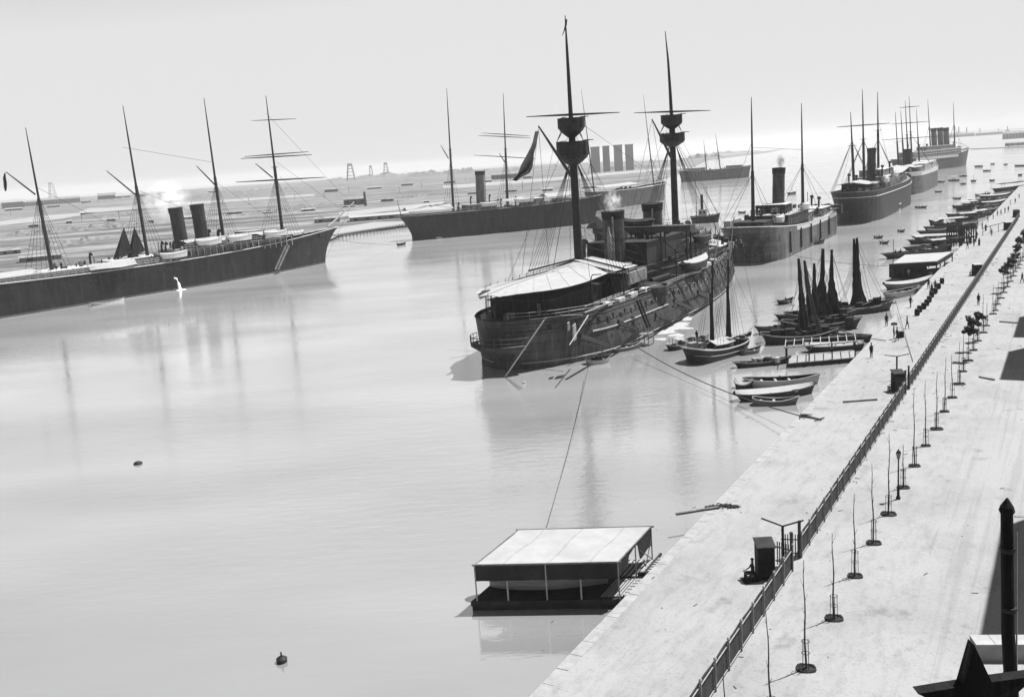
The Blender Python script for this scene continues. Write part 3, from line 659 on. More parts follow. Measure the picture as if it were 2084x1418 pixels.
# looped awnings along the side
lp = []
for i in range(41):
    x = 86 + i * .8; lp.append([V((x, -6.4, 11.6 + .35 * math.sin(i * .75))), V((x, -4.6, 12.1 + .35 * math.sin(i * .75 + .2))), V((x, -3, 12.3))])
MB().grid(lp).build('awning', M['canvas'], t, solid=.05)
p_ = F1.at(232, 541, 8.4); aw = []
for i in range(9):
    q = i / 8; w_ = 2.6 * math.sin(math.pi * min(1, q * .94 + .03)) + .05; x = p_.x - 6.0 + 12.5 * q
    aw.append([V((x, -6.9 - w_ * .5, 8.0 + .1 * math.sin(i))), V((x, -6.4, 8.9 + .3 * math.sin(q * 3.1))), V((x, -6.2 + w_ * .9, 9.3))])
MB().grid(aw).build('awning', M['canvas'], t, solid=.05)
awning(t, [[V((18, -6.2, 9)), V((18, 0, 9.8)), V((18, 6.2, 9))], [V((34, -6.2, 9)), V((34, 0, 9.8)), V((34, 6.2, 9))], [V((47, -6.2, 9)), V((47, 0, 9.8)), V((47, 6.2, 9))]])
awning(t, [[V((131, 0, 10.9)), V((131, .2, 11)), V((131, 1, 11))], [V((126, -4.6, 10.6)), V((126, 0, 11.2)), V((126, 4, 10.8))], [V((119.5, -4.8, 10.5)), V((119.5, 0, 11.4)), V((119.5, 4.8, 10.5))]])
g = []
for i, (xa, ya, xb) in enumerate(((9, 352, 11), (6, 362, 12), (7, 372, 14), (8, 382, 14), (10, 389, 13))):
    A_ = F1.on(xa, ya); B_ = F1.on(xb, ya); g.append([A_, A_.lerp(B_, .5) + V((0, .3, 0)), B_])
MB().grid(g).build('ensign', M['flag'], t, solid=.04)
# furled trysails as dark pyramids
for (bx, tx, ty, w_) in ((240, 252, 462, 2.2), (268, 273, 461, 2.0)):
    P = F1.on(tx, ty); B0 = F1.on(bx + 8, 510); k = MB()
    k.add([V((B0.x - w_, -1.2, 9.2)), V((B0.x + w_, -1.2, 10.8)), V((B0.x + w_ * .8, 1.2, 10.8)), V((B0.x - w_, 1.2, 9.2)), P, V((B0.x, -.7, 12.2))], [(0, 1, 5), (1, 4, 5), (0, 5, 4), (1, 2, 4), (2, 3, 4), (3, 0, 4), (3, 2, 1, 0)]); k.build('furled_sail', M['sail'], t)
lad0, lad1 = F1.on(582, 500, -7.2), F1.on(560, 549, -9.0); k = MB(); k.beam(lad0, lad1, .15, .5); k.beam(lad0 + V((1.2, 0, 0)), lad1 + V((1.2, 0, 0)), .15, .5)
for i in range(14): q = i / 13; k.beam(lad0.lerp(lad1, q), lad0.lerp(lad1, q) + V((1.2, 0, 0)), .2, .05)
k.build('accommodation_ladder', M['wood'], t)
w = MB(); op = F1.on(355, 566, -7.1)
w.tube([op, op + V((0, -1.0, -.2)), op + V((0, -1.6, -1.4)), V((op.x, -9.0, .05))], [.22, .24, .3, .45], 8); w.lathe((op.x + .3, -9, .0), [(1.3, .0), (.8, .04), (.3, .1), (.05, .12)], 12)
bright_water = mat('white_water', .85, .9, .1, 3); o = w.build('discharge_water', bright_water, None, loc=(o_.x, o_.y, 0), rz=F1.a); tag(o, 'white jet of water pouring from the black steamship side', 'water', kind='stuff')
k = 0
for i, x in enumerate((89, 99, 111.5, 78)):
    ship_boat(F1, x, -6.6 if i < 3 else -6.4, 10.9 if i < 3 else 8.6, ['white lifeboat beside the left steamship\'s aft funnel', 'white lifeboat below the left steamship\'s forward funnel', 'white lifeboat near the foremast of the left steamship', 'white lifeboat aft of the left steamship\'s funnels'][i], 7.5, 2.1, 0, grp='lifeboats of the left steamship')
davits(t, [(x, -6.3) for x in (88.5, 96, 99, 106, 111, 118.5, 77.5, 85)], 8, 12.8, .7)

# ================= middle steamer with one grey funnel =================
F2 = Frame(Ship2o := (G(847, 490) + V((-math.sin(R(18.85)), math.cos(R(18.85)), 0)) * 6), 18.85)
o_ = F2.o
t = thing('steamship', 'dark two masted steamship with one tall grey funnel and counter stern, mid distance', 'steamship', (o_.x, o_.y, 0), F2.a)
h, zd, pt, us = hullpart(t, [M['hull'], M['deck'], M['house']], L=77, B=12.5, sheer=(9.4, 9.4, 11.2), draft=1.2, over=4.5, rake=4, a=.16, b=.3, bul=1.0, fb=.2)
portholes(t, pt, zd, [.2 + .014 * i for i in range(50)], [6.6], 12.5)
m1b, m1t, m2b, m2t = F2.on(921, 405), F2.on(909, 180), F2.on(1031, 388), F2.on(1024, 190)
m1b.z = 8.5; m2b.z = 9
mast(t, m1b, m1t, .5, gaff=(F2.on(913, 323), F2.on(897, 296)), shroud=(30, 6, 9.6, 1.3, 4), mt=M['mast'], ratlines=6)
mast(t, m2b, m2t, .5, shroud=(30, 6, 10, 1.3, 4), gaff=(F2.on(1027, 330), F2.on(1016, 312)), mt=M['mast'], ratlines=6)
for ya_, yb_ in (((964, 316), (1091, 323)), ((973, 276), (1080, 281)), ((980, 271), (1078, 277))): yardpx(t, F2, m2b, ya_, yb_, .2)
f2_ = F2.on(976, 349); funnel(t, V((f2_.x - .5, 0, 9.5)), f2_, 1.75, M['funnelb'], cap=True)
house(t, 22, 34, 4.2, 8.4, 11.6, M['house'], M['white']); house(t, 46, 54, 4, 9, 12, M['house'], M['white']); house(t, 60, 69, 3.4, 9, 11, M['house'], M['white'])
awning(t, [[V((-2, -4.5, 11.2)), V((-2, 0, 12.6)), V((-2, 4.5, 11.2))], [V((6, -5.6, 11.2)), V((6, 0, 13)), V((6, 5.6, 11.2))], [V((16, -5.6, 11)), V((16, 0, 13)), V((16, 5.6, 11))]])
awning(t, [[V((36, -5.4, 11.9)), V((36, 0, 12.9)), V((36, 5.4, 11.9))], [V((46, -5.4, 11.9)), V((46, 0, 13)), V((46, 5.4, 11.9))]])
awning(t, [[V((55, -5.2, 12.2)), V((55, 0, 13.6)), V((55, 5.2, 12.2))], [V((68, -4, 12.6)), V((68, 0, 13.8)), V((68, 4, 12.6))]])
railing(t, [(-3, -4, 9.5), (3, -5.6, 9.4), (20, -6.1, 9.2), (60, -6.1, 9.8), (74, -4.4, 10.6)], 1.1, M['house'])
MB().tube([(-3.5, 0, 9.4), (-4.6, 0, 15.6)], [.14, .08], 6).build('flagstaff', M['mast'], t)
vents(t, [(20, 2, 9, 3.4), (24, -2, 11.5, 3), (33, 2, 11.5, 3), (36, -3, 9, 3.6), (44, 2.5, 9.5, 3.4)]); clutter(t, 18, 60, 4.6, 9.4, 48, 7)
ship_boat(F2, 27, -6.2, 11, 'pale lifeboat beside the grey funnel of the middle steamship', 7.5, 2.1, grp='lifeboats of the middle steamship'); ship_boat(F2, 41, -6.2, 11.4, 'pale lifeboat forward of the grey funnel of the middle steamship', 7.5, 2.1, grp='lifeboats of the middle steamship')
davits(t, [(x, -6.1) for x in (27.5, 34, 41.5, 48)], 9, 13, .6)

# ================= cargo steamer behind the battleship =================
F5 = Frame(G(1528, 533), 60); o_ = F5.o
t = thing('cargo_steamer', 'two masted cargo steamer with one tall dark funnel and white topsides band', 'steamship', (o_.x, o_.y, 0), F5.a)
bandf = lambda k: 3 if k == 5 else 0
h, zd, pt, us = hullpart(t, [M['hullw'], M['deck'], M['white'], M['white']], L=86, B=13.5, sheer=(8.6, 6.3, 7.6), draft=1.2, over=5.0, rake=1.5, a=.085, b=.2, pa=3.0, bul=.9, fb=.1, lv=(0, .12, .3, .5, .7, .84, 1), mfun=lambda k: 0)
portholes(t, pt, zd, [.2 + .022 * i for i in range(30)], [5.3], 13.5)
for (bp_, tp_, dz) in (((1533, 460), (1529, 198), 7), ((1634, 420), (1631, 210), 7)):
    b1 = F5.on(*bp_); t1 = F5.on(*tp_); b1.z = dz
    mast(t, b1, t1, .46, shroud=(20.5 if dz == 7 else 21, 6.2, 7.6, 7.5, 2), crosstree=False, split=.45)
b1 = F5.on(1581, 415); t1 = F5.on(1586, 343); funnel(t, V((b1.x + 1, 0, 7)), V((t1.x - 0.5, 0, t1.z)), 1.55, M['hullw'], True)
house(t, 14, 36, 5.4, 5.4, 9.6, M['housed'], M['deck']); house(t, 20, 27, 3.2, 9.7, 11.8, M['housed'], M['white'], name='wheelhouse'); house(t, 38, 48, 4, 5.4, 8.2, M['house'], M['white']); house(t, -1, 6, 3.6, 7.6, 9.2, M['housed'], M['housed'])
house(t, 60, 72, 3.6, 5.6, 7.8, M['house'], M['white'])
railing(t, [(18, -5.6, 9.7), (34, -5.6, 9.7)], 1.1); railing(t, [(-2, -3.6, 8.2), (4, -6, 7.6), (16, -6.5, 6.4), (60, -6.5, 6.2), (78, -4.6, 6.8)], 1.1, M['mastg'])
vents(t, [(17, -3, 7, 4.6), (17, 3, 7, 4.6), (36, -3, 6, 4.2), (37, 2, 6, 4.2), (64, -2, 7, 3.6), (73, 2, 6, 4.6), (50, 2, 6, 3.4)]); clutter(t, 2, 80, 5, 6.6, 140, 8, mats=('wood', 'mast', 'house')); clutter(t, 12, 40, 5, 9.7, 60, 18, mats=('mast', 'house'))
MB().tube([(35, -5.4, 9.6), (35, -5.4, 14)], .08, 5).build('signal_pole', M['mast'], t)
k = MB(); k.box((60, -7, 7.6), (9, 1.2, .18)); k.box((66, -7, 7.2), (1.4, 2.2, 2.4)); k.build('side_platform', M['housed'], t)
k = MB(); k.grid([[pt(u, .845, -1) + V((0, -.04, 0)) for u in us[9:20]], [pt(u, .985, -1) + V((0, -.04, 0)) for u in us[9:20]]]); k.build('white_strake', M['white'], h)
stays(t, [(F5.on(1529, 300), F5.on(1632, 305)), (F5.on(1530, 290), F5.on(1475, 440)), (F5.on(1632, 330), F5.on(1690, 405))])
ship_boat(F5, 8, -4, 8.6, 'white lifeboat on the stern of the cargo steamer near its after mast', 7, 2.1, grp='lifeboats of the cargo steamer')
ship_boat(F5, 28, -5.6, 10.2, 'white lifeboat beside the tall funnel of the cargo steamer', 7, 2.1, grp='lifeboats of the cargo steamer')
MB().box((3, 5, 9), (9, 1.6, 1.6)).build('awning_roll', M['canvas'], t)
k = MB()
for i in range(5):
    x = 10 + i * 11; k.tube([(x, -6.9, 6.0), (x, -7.0, 1.0)], .22, 6)
k.each('fender', M['woodd'], t)

# ================= dark three masted steamer =================
F6 = Frame(G(1733, 455), 60); o_ = F6.o
t = thing('steamship', 'black three masted steamship with one funnel, white awning over its stern, beyond the cargo steamer', 'steamship', (o_.x, o_.y, 0), F6.a)
h, zd, pt, us = hullpart(t, [M['hull'], M['deck'], M['mastg']], L=112, B=14.5, sheer=(10.2, 9.6, 12), draft=1.2, over=5, rake=2, a=.13, b=.22, bul=1.0, fb=.1)
k = MB()
for sd in (-1, 1): k.tube([pt(u, .84, sd) + V((0, sd * .04, 0)) for u in us[:26]], .12, 4)
k.build('white_line', M['white'], h)
portholes(t, pt, zd, [.1 + .02 * i for i in range(40)], [7.2], 14.5)
for bp_, tp_, x_, sh in (((1739, 385), (1731, 228), 5, 0), ((1759, 350), (1755, 182), 23, 1), ((1788, 335), (1786, 187), 52, 0)):
    b1 = perp(F6, *bp_, x_); t1 = perp(F6, *tp_, x_); b1.z = 8.6; b1.y *= .6
    mast(t, b1, t1, .48, shroud=(26, 6.8, 10, 1.8, 4), yards=[(perp(F6, 1757, 255, 23).z, 8.5, (0, 1, 0))] if sh else (), split=.6 if not sh else .52)
b1 = F6.on(1762, 350); t1 = F6.on(1764, 303); funnel(t, V((30, -1, 9)), V((30, -1.2, perp(F6, 1764, 303, 30).z)), 1.45, M['funnel'])
house(t, 10, 22, 5, 8.8, 12, M['housed'], M['house']); house(t, 33, 66, 5.4, 8.8, 13, M['house'], M['white']); house(t, 36, 60, 4, 13.1, 15.4, M['house'], M['white']); house(t, 70, 90, 4.6, 9, 12, M['house'], M['white'])
awning(t, [[V((-2, -4.6, 12.4)), V((-2, 0, 13.2)), V((-2, 4.6, 12.4))], [V((5, -5.4, 12.2)), V((5, 0, 13.4)), V((5, 5.4, 12.2))], [V((15, -6, 11.9)), V((15, 0, 13.2)), V((15, 6, 11.9))]])
awning(t, [[V((66, -6, 13.0)), V((66, 0, 14)), V((66, 6, 13))], [V((96, -4.6, 14)), V((96, 0, 15)), V((96, 4.6, 14))]])
railing(t, [(-3, -4, 10.2), (6, -6.6, 9.8), (34, -7, 9.6), (80, -7, 10)], 1.1, M['mastg'])
vents(t, [(25, -3, 9, 5), (25, 3, 9, 5), (34, -4, 13, 3.6), (62, 3, 13, 3.6), (50, -4, 13, 4.4), (12, 3, 12, 3)]); clutter(t, 4, 34, 5, 10, 40, 9); clutter(t, 36, 100, 5.6, 12.2, 60, 10)
stays(t, [(F6.on(1731, 300), F6.on(1712, 378)), (F6.on(1786, 240), F6.on(1812, 345))])
ship_boat(F6, 38, -7, 13, 'pale lifeboat abreast the funnel of the black three masted steamship', 7.5, 2.2, grp='lifeboats of the three masted steamship'); ship_boat(F6, 20, -6.8, 12, 'pale lifeboat aft of the funnel of the black three masted steamship', 7.5, 2.2, grp='lifeboats of the three masted steamship')

# ================= pale decked square rigger steamer beyond =================
F7 = Frame(G(1838, 397), 60); o_ = F7.o
t = thing('steamship', 'many masted steamship with crossed yards and white forecastle between two larger ships', 'steamship', (o_.x, o_.y, 0), F7.a)
h, zd, pt, us = hullpart(t, [M['hullw'], M['deck'], M['white'], M['white']], L=100, B=14, sheer=(10, 9.5, 11.5), draft=1.2, over=3, rake=2.5, a=.13, b=.24, bul=.8, fb=.1, mfun=lambda k: 3 if k == 5 else 0)
for bp_, tp_, x_, yd in (((1830, 335), (1822, 228), 6, 0), ((1841, 325), (1833, 225), 22, 0), ((1850, 320), (1842, 205), 38, 0), ((1857, 318), (1850, 195), 54, 1), ((1872, 305), (1865, 222), 76, 0)):
    b1 = perp(F7, *bp_, x_); t1 = perp(F7, *tp_, x_); b1.z = 9
    ys = [(perp(F7, 1850, 218, 54).z, 4.6, (0, 1, 0)), (perp(F7, 1853, 250, 54).z, 9, (0, 1, 0)), (perp(F7, 1857, 281, 54).z, 14, (0, 1, 0))] if yd else ()
    mast(t, b1, t1, .42, yards=ys, shroud=(27, 6.5, 10, 1.6, 3) if yd else None)
x_ = 30; funnel(t, V((x_, perp(F7, 1847, 330, x_).y, 9)), perp(F7, 1846, 304, x_), 2.0, M['funnel'])
house(t, 8, 24, 5, 8.6, 12, M['house'], M['white']); house(t, 34, 60, 5, 8.6, 12.5, M['white'], M['white']); house(t, 66, 86, 4.4, 9, 12.6, M['white'], M['white'])
clutter(t, 4, 92, 5.5, 11, 90, 12, mats=('white', 'wood', 'white')); railing(t, [(6, -6.7, 9.5), (70, -6.8, 9.8)], 1.2)
awning(t, [[V((0, -5, 12)), V((0, 0, 13)), V((0, 5, 12))], [V((20, -6, 12)), V((20, 0, 13)), V((20, 6, 12))]])

# ================= three funnel liner =================
F8 = Frame(G(1891, 347) + V((-math.sin(R(38)), math.cos(R(38)), 0)) * 7, 38); o_ = F8.o
t = thing('ocean_liner', 'pale sided liner with three close funnels and a raked bow, farthest large ship', 'ocean liner', (o_.x, o_.y, 0), F8.a)
bx = F8.on(1966, 339).x
h, zd, pt, us = hullpart(t, [M['hullg'], M['deck'], M['white'], M['white']], L=bx + 30, B=14, sheer=(10, 9.6, 13.5), draft=1.2, over=3, rake=4.5, rakep=1.5, a=.1, b=.24, bul=1, fb=.1, lv=(0, .12, .3, .5, .62, .84, 1), mfun=lambda k: 0)

h.location.x = -30
k = MB()
k.box((16 - 4, -7.05, 8.6), (60, .12, 1.6)); k.build('white_strake', M['white'], t)
for (bp_, tp_) in (((1895, 298), (1888, 203)), ((1944, 290), (1940, 208))):
    b1 = F8.on(*bp_); t1 = F8.on(*tp_); b1.z = 10; mast(t, b1, t1, .55, shroud=(32, 6.5, 11, 2, 3), crosstree=False)
for px in (1901, 1914, 1926):
    b1 = F8.on(px + 2, 300); t1 = F8.on(px - 1, 262 if px < 1910 else 261); funnel(t, V((b1.x, 0, 10)), t1, 2.0, M['funnelb'], pipe=False)
house(t, -20, bx - 18, 5.2, 9, 14, M['house'], M['white']); house(t, 2, bx - 26, 4, 14.1, 17, M['house'], M['white']); railing(t, [(-20, -6.6, 10), (bx - 14, -6.6, 10.4)], 3.6, M['white'], step=2.5, r_=.1)
clutter(t, -20, bx - 10, 5, 14, 60, 14); vents(t, [(x, y, 14, 4.4) for x in (4, 14, 24, 34, 42) for y in (-3, 3)])

# ================= faint sailing steamer and hulk near the far shore =================
a_, b_ = G(1390, 371), G(1529, 361); d = (b_ - a_).normalized(); F9 = Frame(a_ + V((-d.y, d.x, 0)) * 6, math.degrees(math.atan2(d.y, d.x)))
t = thing('cargo_steamer', 'faint grey two masted hulk against the far shore left of the cargo steamer masts', 'ship', (F9.o.x, F9.o.y, 0), F9.a)
h, zd, pt, us = hullpart(t, [M['hullg'], M['deck'], M['house']], L=(b_ - a_).length, B=12, sheer=(9.5, 8.6, 10), draft=1, over=2, rake=2, a=.1, b=.16, bul=1)
for bp_, tp_, ys in (((1438, 340), (1432, 285), 0), ((1466, 333), (1456, 272), 1)):
    b1 = F9.on(*bp_); t1 = F9.on(*tp_); b1.z = 8
    mast(t, b1, t1, .5, yards=[(30, 8, (.2, 1, 0)), (22, 10, (.2, 1, 0))] if ys else (), shroud=(22, 5.6, 9, 2, 3))
house(t, 6, 20, 4, 8, 11, M['house'], M['white']); house(t, 40, 52, 4, 8, 11, M['house'], M['white']); clutter(t, 4, 50, 4, 8.5, 24, 15)
a_, b_ = G(1228, 428), G(1372, 405); d = (b_ - a_).normalized(); F10 = Frame(a_ + V((-d.y, d.x, 0)) * 6, math.degrees(math.atan2(d.y, d.x)))
t = thing('steamship', 'pale decked ship seen between the two masts of the battleship', 'ship', (F10.o.x, F10.o.y, 0), F10.a)
h, zd, pt, us = hullpart(t, [M['hullg'], M['deck'], M['white']], L=(b_ - a_).length, B=12, sheer=(9.5, 8.6, 10), draft=1, over=2, rake=2, a=.1, b=.2, bul=1)
for bp_, tp_ in (((1210, 395), (1183, 182)), ((1331, 375), (1309, 192))):
    b1 = F10.on(*bp_); t1 = F10.on(*tp_); b1.z = 8; mast(t, b1, t1, .35, shroud=(24, 5.6, 9, 2, 3), crosstree=False)
awning(t, [[V((2, -5, 11)), V((2, 0, 12)), V((2, 5, 11))], [V(((b_ - a_).length * .5, -5.6, 11)), V(((b_ - a_).length * .5, 0, 12)), V(((b_ - a_).length * .5, 5.6, 11))]])
clutter(t, 16, 40, 4, 8.5, 24, 16)
# ------------------------------------------------------------------ battleship
BF = Frame((-1, 126.5), 60); o_ = BF.o
t = thing('battleship', 'large dark battleship with two masts of fighting tops, two funnels and white stern awning', 'battleship', (o_.x, o_.y, 0), BF.a)
BT = t
h, zd, pt, us = hullpart(t, [M['hullg'], M['deckd'], M['iron']], L=103, B=20.8, sheer=(6.9, 5.7, 6.6), draft=1.5, over=2.4, rake=-1.5, rakep=1, a=.103, b=.42, pa=1.7, pb=2.0, bul=.5, fs=-1, fb=.25, tumble=.24, n=40, lv=(0, .14, .2, .3, .45, .6, .75, .88, 1))
k = MB()
for sd in (-1, 1):
    k.tube([pt(u, .27, sd) + V((0, sd * .05, 0)) for u in us[2:-1]], .07, 4)
k.build('boot_line', M['railp'], h)
k = MB(); k.tube([pt(u, .66, -1) + V((0, -.06, 0)) for u in us[8:17]], .13, 5); k.build('rubbing_strake', M['railp'], h)
k = MB()
for hh in (.8, .93): k.tube([pt(u, hh, -1) + V((0, -.03, 0)) for u in us[1:-1]], .05, 4)
k.build('plate_seam', M['iron'], h)
# scuttles and ports
k = MB(); k2 = MB()
for i in range(46):
    u = .04 + i * .0195; p = pt(u, .8 if i % 2 else .84, -1); q = pt(u + .004, .8, -1); td = (q - pt(u, .8, -1)).normalized(); nr = V((td.y, -td.x, -.1)).normalized()
    k.box(p + nr * .02, (.55, .22, .75), math.atan2(td.y, td.x))
    if i in (12, 16, 18, 20, 22, 25): k2.box(p + nr * .35 + V((0, 0, .35)), (.5, .65, .06), math.atan2(td.y, td.x), tilt=Matrix.Rotation(-.5, 3, 'X'))
for i in range(26):
    u = .1 + i * .03; p = pt(u, .52, -1); k.tube([p + V((0, .1, 0)), p + V((0, -.07, 0))], .17, 8)
k.each('scuttle', M['glass'], h); k2.each('port_flap', M['railp'], h)
# superstructure
so1 = M['housed']
sup = MB().box((13.5, 0, 6.9), (17, 9.2, 3.2)).build('after_deckhouse', so1, t)
sw = MB()
for i in range(9):
    for sd in (-1, 1): sw.box((5.6 + i * 2.1, sd * 4.63, 7.1), (.9, .08, 1.4))
MB().box((13.5, 0, 8.56), (18, 9.8, .12)).build('deck_roof', M['deckd'], sup)
house(t, 28, 34, 5, 5.2, 9, so1, M['deckd']); house(t, 34.5, 60, 5.2, 5.2, 8.9, so1, M['deckd'], win=False)
house(t, 38.5, 59, 5.3, 9.1, 12.7, so1, so1, name='boat_deck_house', win=False); house(t, 60.5, 71, 5, 5.2, 10.2, so1, M['deckd'], name='forward_house'); house(t, 76, 90, 3.4, 5.3, 7.4, M['house'], M['deck'], win=False)
MB().lathe((73.5, 0, 5), [(2.4, 0), (2.4, 6.2), (2.0, 6.8), (.2, 7)], 18).build('conning_tower', so1, t)
# transverse flying bridge
bz = 14.25; bl = BF.at(1183, 476, bz); br = BF.at(1387, 470, bz)
MB().beam((46, bl.y, bz), (46, br.y, bz), 2.6, .95).build('flying_bridge', M['mastg'], t)
MB().box((46, (bl.y + br.y) / 2, bz + .5), (3.0, bl.y - br.y + .6, .08)).build('bridge_deck', M['deckd'], t)
railing(t, [(44.6, bl.y, bz + .5), (44.6, br.y, bz + .5), (47.4, br.y, bz + .5)], 1.1, M['mastg'], r_=.03)
k = MB()
for y in (bl.y * .95, bl.y * .45, 0, br.y * .5, br.y * .93):
    for x in (45, 47): k.tube([(x, y, 9), (x, y, bz - .4)], .15, 6)
for sg in (1, -1): k.tube([(45, sg * 8.5, 10), (45, sg * 4, bz - .5)], .08, 5)
k.each('bridge_support', M['iron'], t)
# funnels
for pxb, pxt, lab in (((1255, 527), (1247, 434), 0), ((1334, 470), (1327, 414), 1)):
    a_ = BF.on(*pxb); b_ = BF.on(*pxt); fn = funnel(t, V((b_.x + .3, 0, 6.5)), V((b_.x, 0, 17.9)), 1.75, M['mastg'], pipe=False)
    MB().tube([(b_.x - 1.9, -.7, 8), (b_.x - 1.85, -.7, 17.2)], .16, 6).build('steam_pipe', M['railp'], fn)
# masts with fighting tops
def topshape(t_, x, y, zt, zb, r_, zc, rneck, mt, nm='fighting_top', n=14):
    k = MB(); k.lathe((x, y, 0), [(rneck, zc), (r_ * .55, zc + (zb - zc) * .3), (r_ * .88, zb - (zb - zc) * .25), (r_ * .97, zb), (r_, zb + .15), (r_, zt), (r_ * .94, zt), (r_ * .94, zt - 1.0), (.05, zt - 1.0)], n)
    for j in range(n // 2): a_ = j * 2 * math.pi / (n // 2); k.box((x + math.cos(a_) * r_ * 1.01, y + math.sin(a_) * r_ * 1.01, (zt + zb) / 2), (.08, .12, zt - zb - .1), a_)
    for j in (1, 3, 5, 6): a_ = j * math.pi / 3.5 + .4; k.tube([(x + math.cos(a_) * r_ * .8, y + math.sin(a_) * r_ * .8, zt + .1), (x + math.cos(a_) * r_ * 1.35, y + math.sin(a_) * r_ * 1.35, zt + .05)], .06, 5)
    return k.build(nm, mt, t_)
for (X, tops, ypx, gpx, tip, mt) in ((24.1, ((32.7, 31.2, 2.0, 29.9), (29.3, 27.2, 2.4, 25.8)), ((1071, 238), (1261, 229)), ((1163, 362), (1096, 257)), (1150, 32), M['mast']),
                       (66.9, ((33.4, 31.9, 1.95, 30.9), (30.1, 28.6, 2.3, 27.6)), ((1291, 230), (1446, 225)), ((1365, 325), (1327, 243)), (1356, 64), M['mast'])):
    T = perp(BF, *tip, X); yl = perp(BF, *ypx[0], X); yr = perp(BF, *ypx[1], X)
    P1 = V((X - .6 if X > 50 else X, T.y, T.z)); mid = V((X, 0, tops[0][0] - 1.0)).lerp(V((X, P1.y, mid.z)) if False else V((X, 0, tops[0][0])), .0)
    k = MB(); k.tube([(X, 0, 6), (X, 0, 22), (X, 0, tops[0][1])], [.72, .6, .5], 14); k.build('lower_mast', mt, t)
    k = MB(); z0 = tops[0][0] - 1; k.tube([(X, 0, z0), (X, P1.y * .3, z0 + 6), (X, P1.y * .7, z0 + 11), P1], [.36, .28, .2, .06], 8); k.build('topmast', mt, t)
    for (zt, zb, r_, zc) in tops: topshape(t, X, 0, zt, zb, r_, zc, .6, mt)
    MB().tube([yl, yl.lerp(yr, .25), yl.lerp(yr, .5), yl.lerp(yr, .75), yr], [.06, .14, .2, .14, .06], 6).build('yard', mt, t)
    g0, g1 = BF.on(*gpx[0]), BF.on(*gpx[1]); MB().tube([V((X - .6, 0, g0.z)), V((X - .6, 0, g0.z)).lerp(g1, .6), g1], [.26, .2, .1], 8).build('gaff', mt, t)
    s = MB(); zs = tops[1][3] + .6
    for sd in (-1, 1):
        for i in range(7): s.line((X, sd * .5, zs), (X - 5 + i * 1.3, sd * 8.4, 6.2), .032)
        for i in range(4): s.line((X - .3 * i, sd * 1.2, tops[0][1]), (X - .8, sd * 2.2, tops[1][0]), .03)
        s.line((X, sd * .4, zs + 4), (X + 12, sd * 7.5, 7), .028); s.line((X, sd * .4, zs + 4), (X - 12, sd * 7.5, 7), .028)
        s.line((X + .5, sd * .6, zs), (X + 6, sd * 8.4, 6.2), .05)
    if X < 50:
        s.line(g1, BF.on(1062, 560, 3), .03); s.line(g1 - V((0, 0, .5)), BF.on(1118, 550, 2), .03); s.line(g1.lerp(V((X, 0, 24)), .4), BF.on(1075, 560), .025)
        s.line((X, 0, 33), (66.5, 0, 20), .03)
    else:
        s.line(g1, (X - 16, 3, 14), .03); s.line(g1, (X - 8, -2, 12), .03); s.line((X, 0, 30), (101, 0, 8), .04); s.line((X, 0, 26), (96, 0, 8), .035)
    s.build('rigging', M['rope'], t)
# ensign and pennant
fl = [(1092.6, 267, 1094, 268), (1083, 300, 1089, 302), (1074, 318, 1088, 325), (1062, 336, 1083, 340), (1055, 347, 1075, 352), (1049, 358, 1060, 360), (1044, 366, 1049, 369)]
g = []
for i, (xa, ya, xb, yb) in enumerate(fl):
    A_ = BF.on(xa, ya, 0); B_ = BF.on(xb, yb, 0); g.append([A_.lerp(B_, q) + V((0, .28 * math.sin(q * 7 + i * .9), 0)) for q in (0, .2, .4, .6, .8, 1)])
MB().grid(g).build('ensign', M['flag'], t, solid=.03, smooth=True)
T = perp(BF, 1151, 40, 24.1); g = []
for i, (xa, ya, w_) in enumerate([(1151, 40, 3.5), (1149.5, 52, 4), (1147.5, 62, 2.8), (1144, 73, .6)]):
    A_ = perp(BF, xa, ya, 24.1); B_ = perp(BF, xa + w_, ya - 1, 24.1); g.append([A_, A_.lerp(B_, .5) + V((.15, 0, 0)), B_])
MB().grid(g).build('pennant', M['mastg'], t, solid=.03)
# awnings
E9 = 9.75
def aw_at(px, py, z): return BF.at(px, py, z)
ZE = 10.25
sr = [aw_at(x, y, ZE) for x, y in ((1237, 556), (1198, 572), (1160, 583), (1123, 590), (1086, 594.5), (1050, 599), (1023, 603))]
rdg = [(24.0, 11.9), (20, 11.3), (16.5, 11.1), (13, 11.05), (9.4, 11.0), (5, 10.9), (1.8, 10.8)]
rows = []
for i, p in enumerate(sr):
    c = V((rdg[i][0] + .2, 0, rdg[i][1])); w_ = abs(p.y); l_ = V((p.x + .6, min(8.0, w_), ZE - .5))
    rows.append([l_, l_.lerp(c, .5) - V((0, 0, .1)), c, p.lerp(c, .5) - V((0, 0, .12)), p.lerp(c, .2) - V((0, 0, .06)), p])
rows.append([V((-3.0, 1.6, 10.2)), V((-3.0, 1.0, 10.3)), V((-3.0, .2, 10.4)), V((-3.0, -.4, 10.35)), V((-3.0, -1.0, 10.3)), V((-3.0, -1.5, 10.2))])
awning(t, rows, sub=2, sag=.02)
sm = MB()
for r_ in rows[:-1]: sm.tube([r_[2] + V((0, 0, .04)), r_[3] + V((0, 0, .04)), r_[5] + V((0, 0, .03))], .03, 4)
sm.tube([r_[2] + V((0, 0, .05)) for r_ in rows], .05, 4); sm.build('awning_seam', M['tarp'], t)
rows = []
a0, a1 = aw_at(1252, 552, 10.3), aw_at(1298, 540, 10.3)
for i in range(4):
    q = i / 3; p = a0.lerp(a1, q); c = V((p.x + 1.2, 0, 11.9 - .3 * q)); rows.append([V((p.x + 1, 7.5, 9.9)), c, p.lerp(c, .5) - V((0, 0, .1)), p])
awning(t, rows, sub=1, sag=0)
k = MB(); 
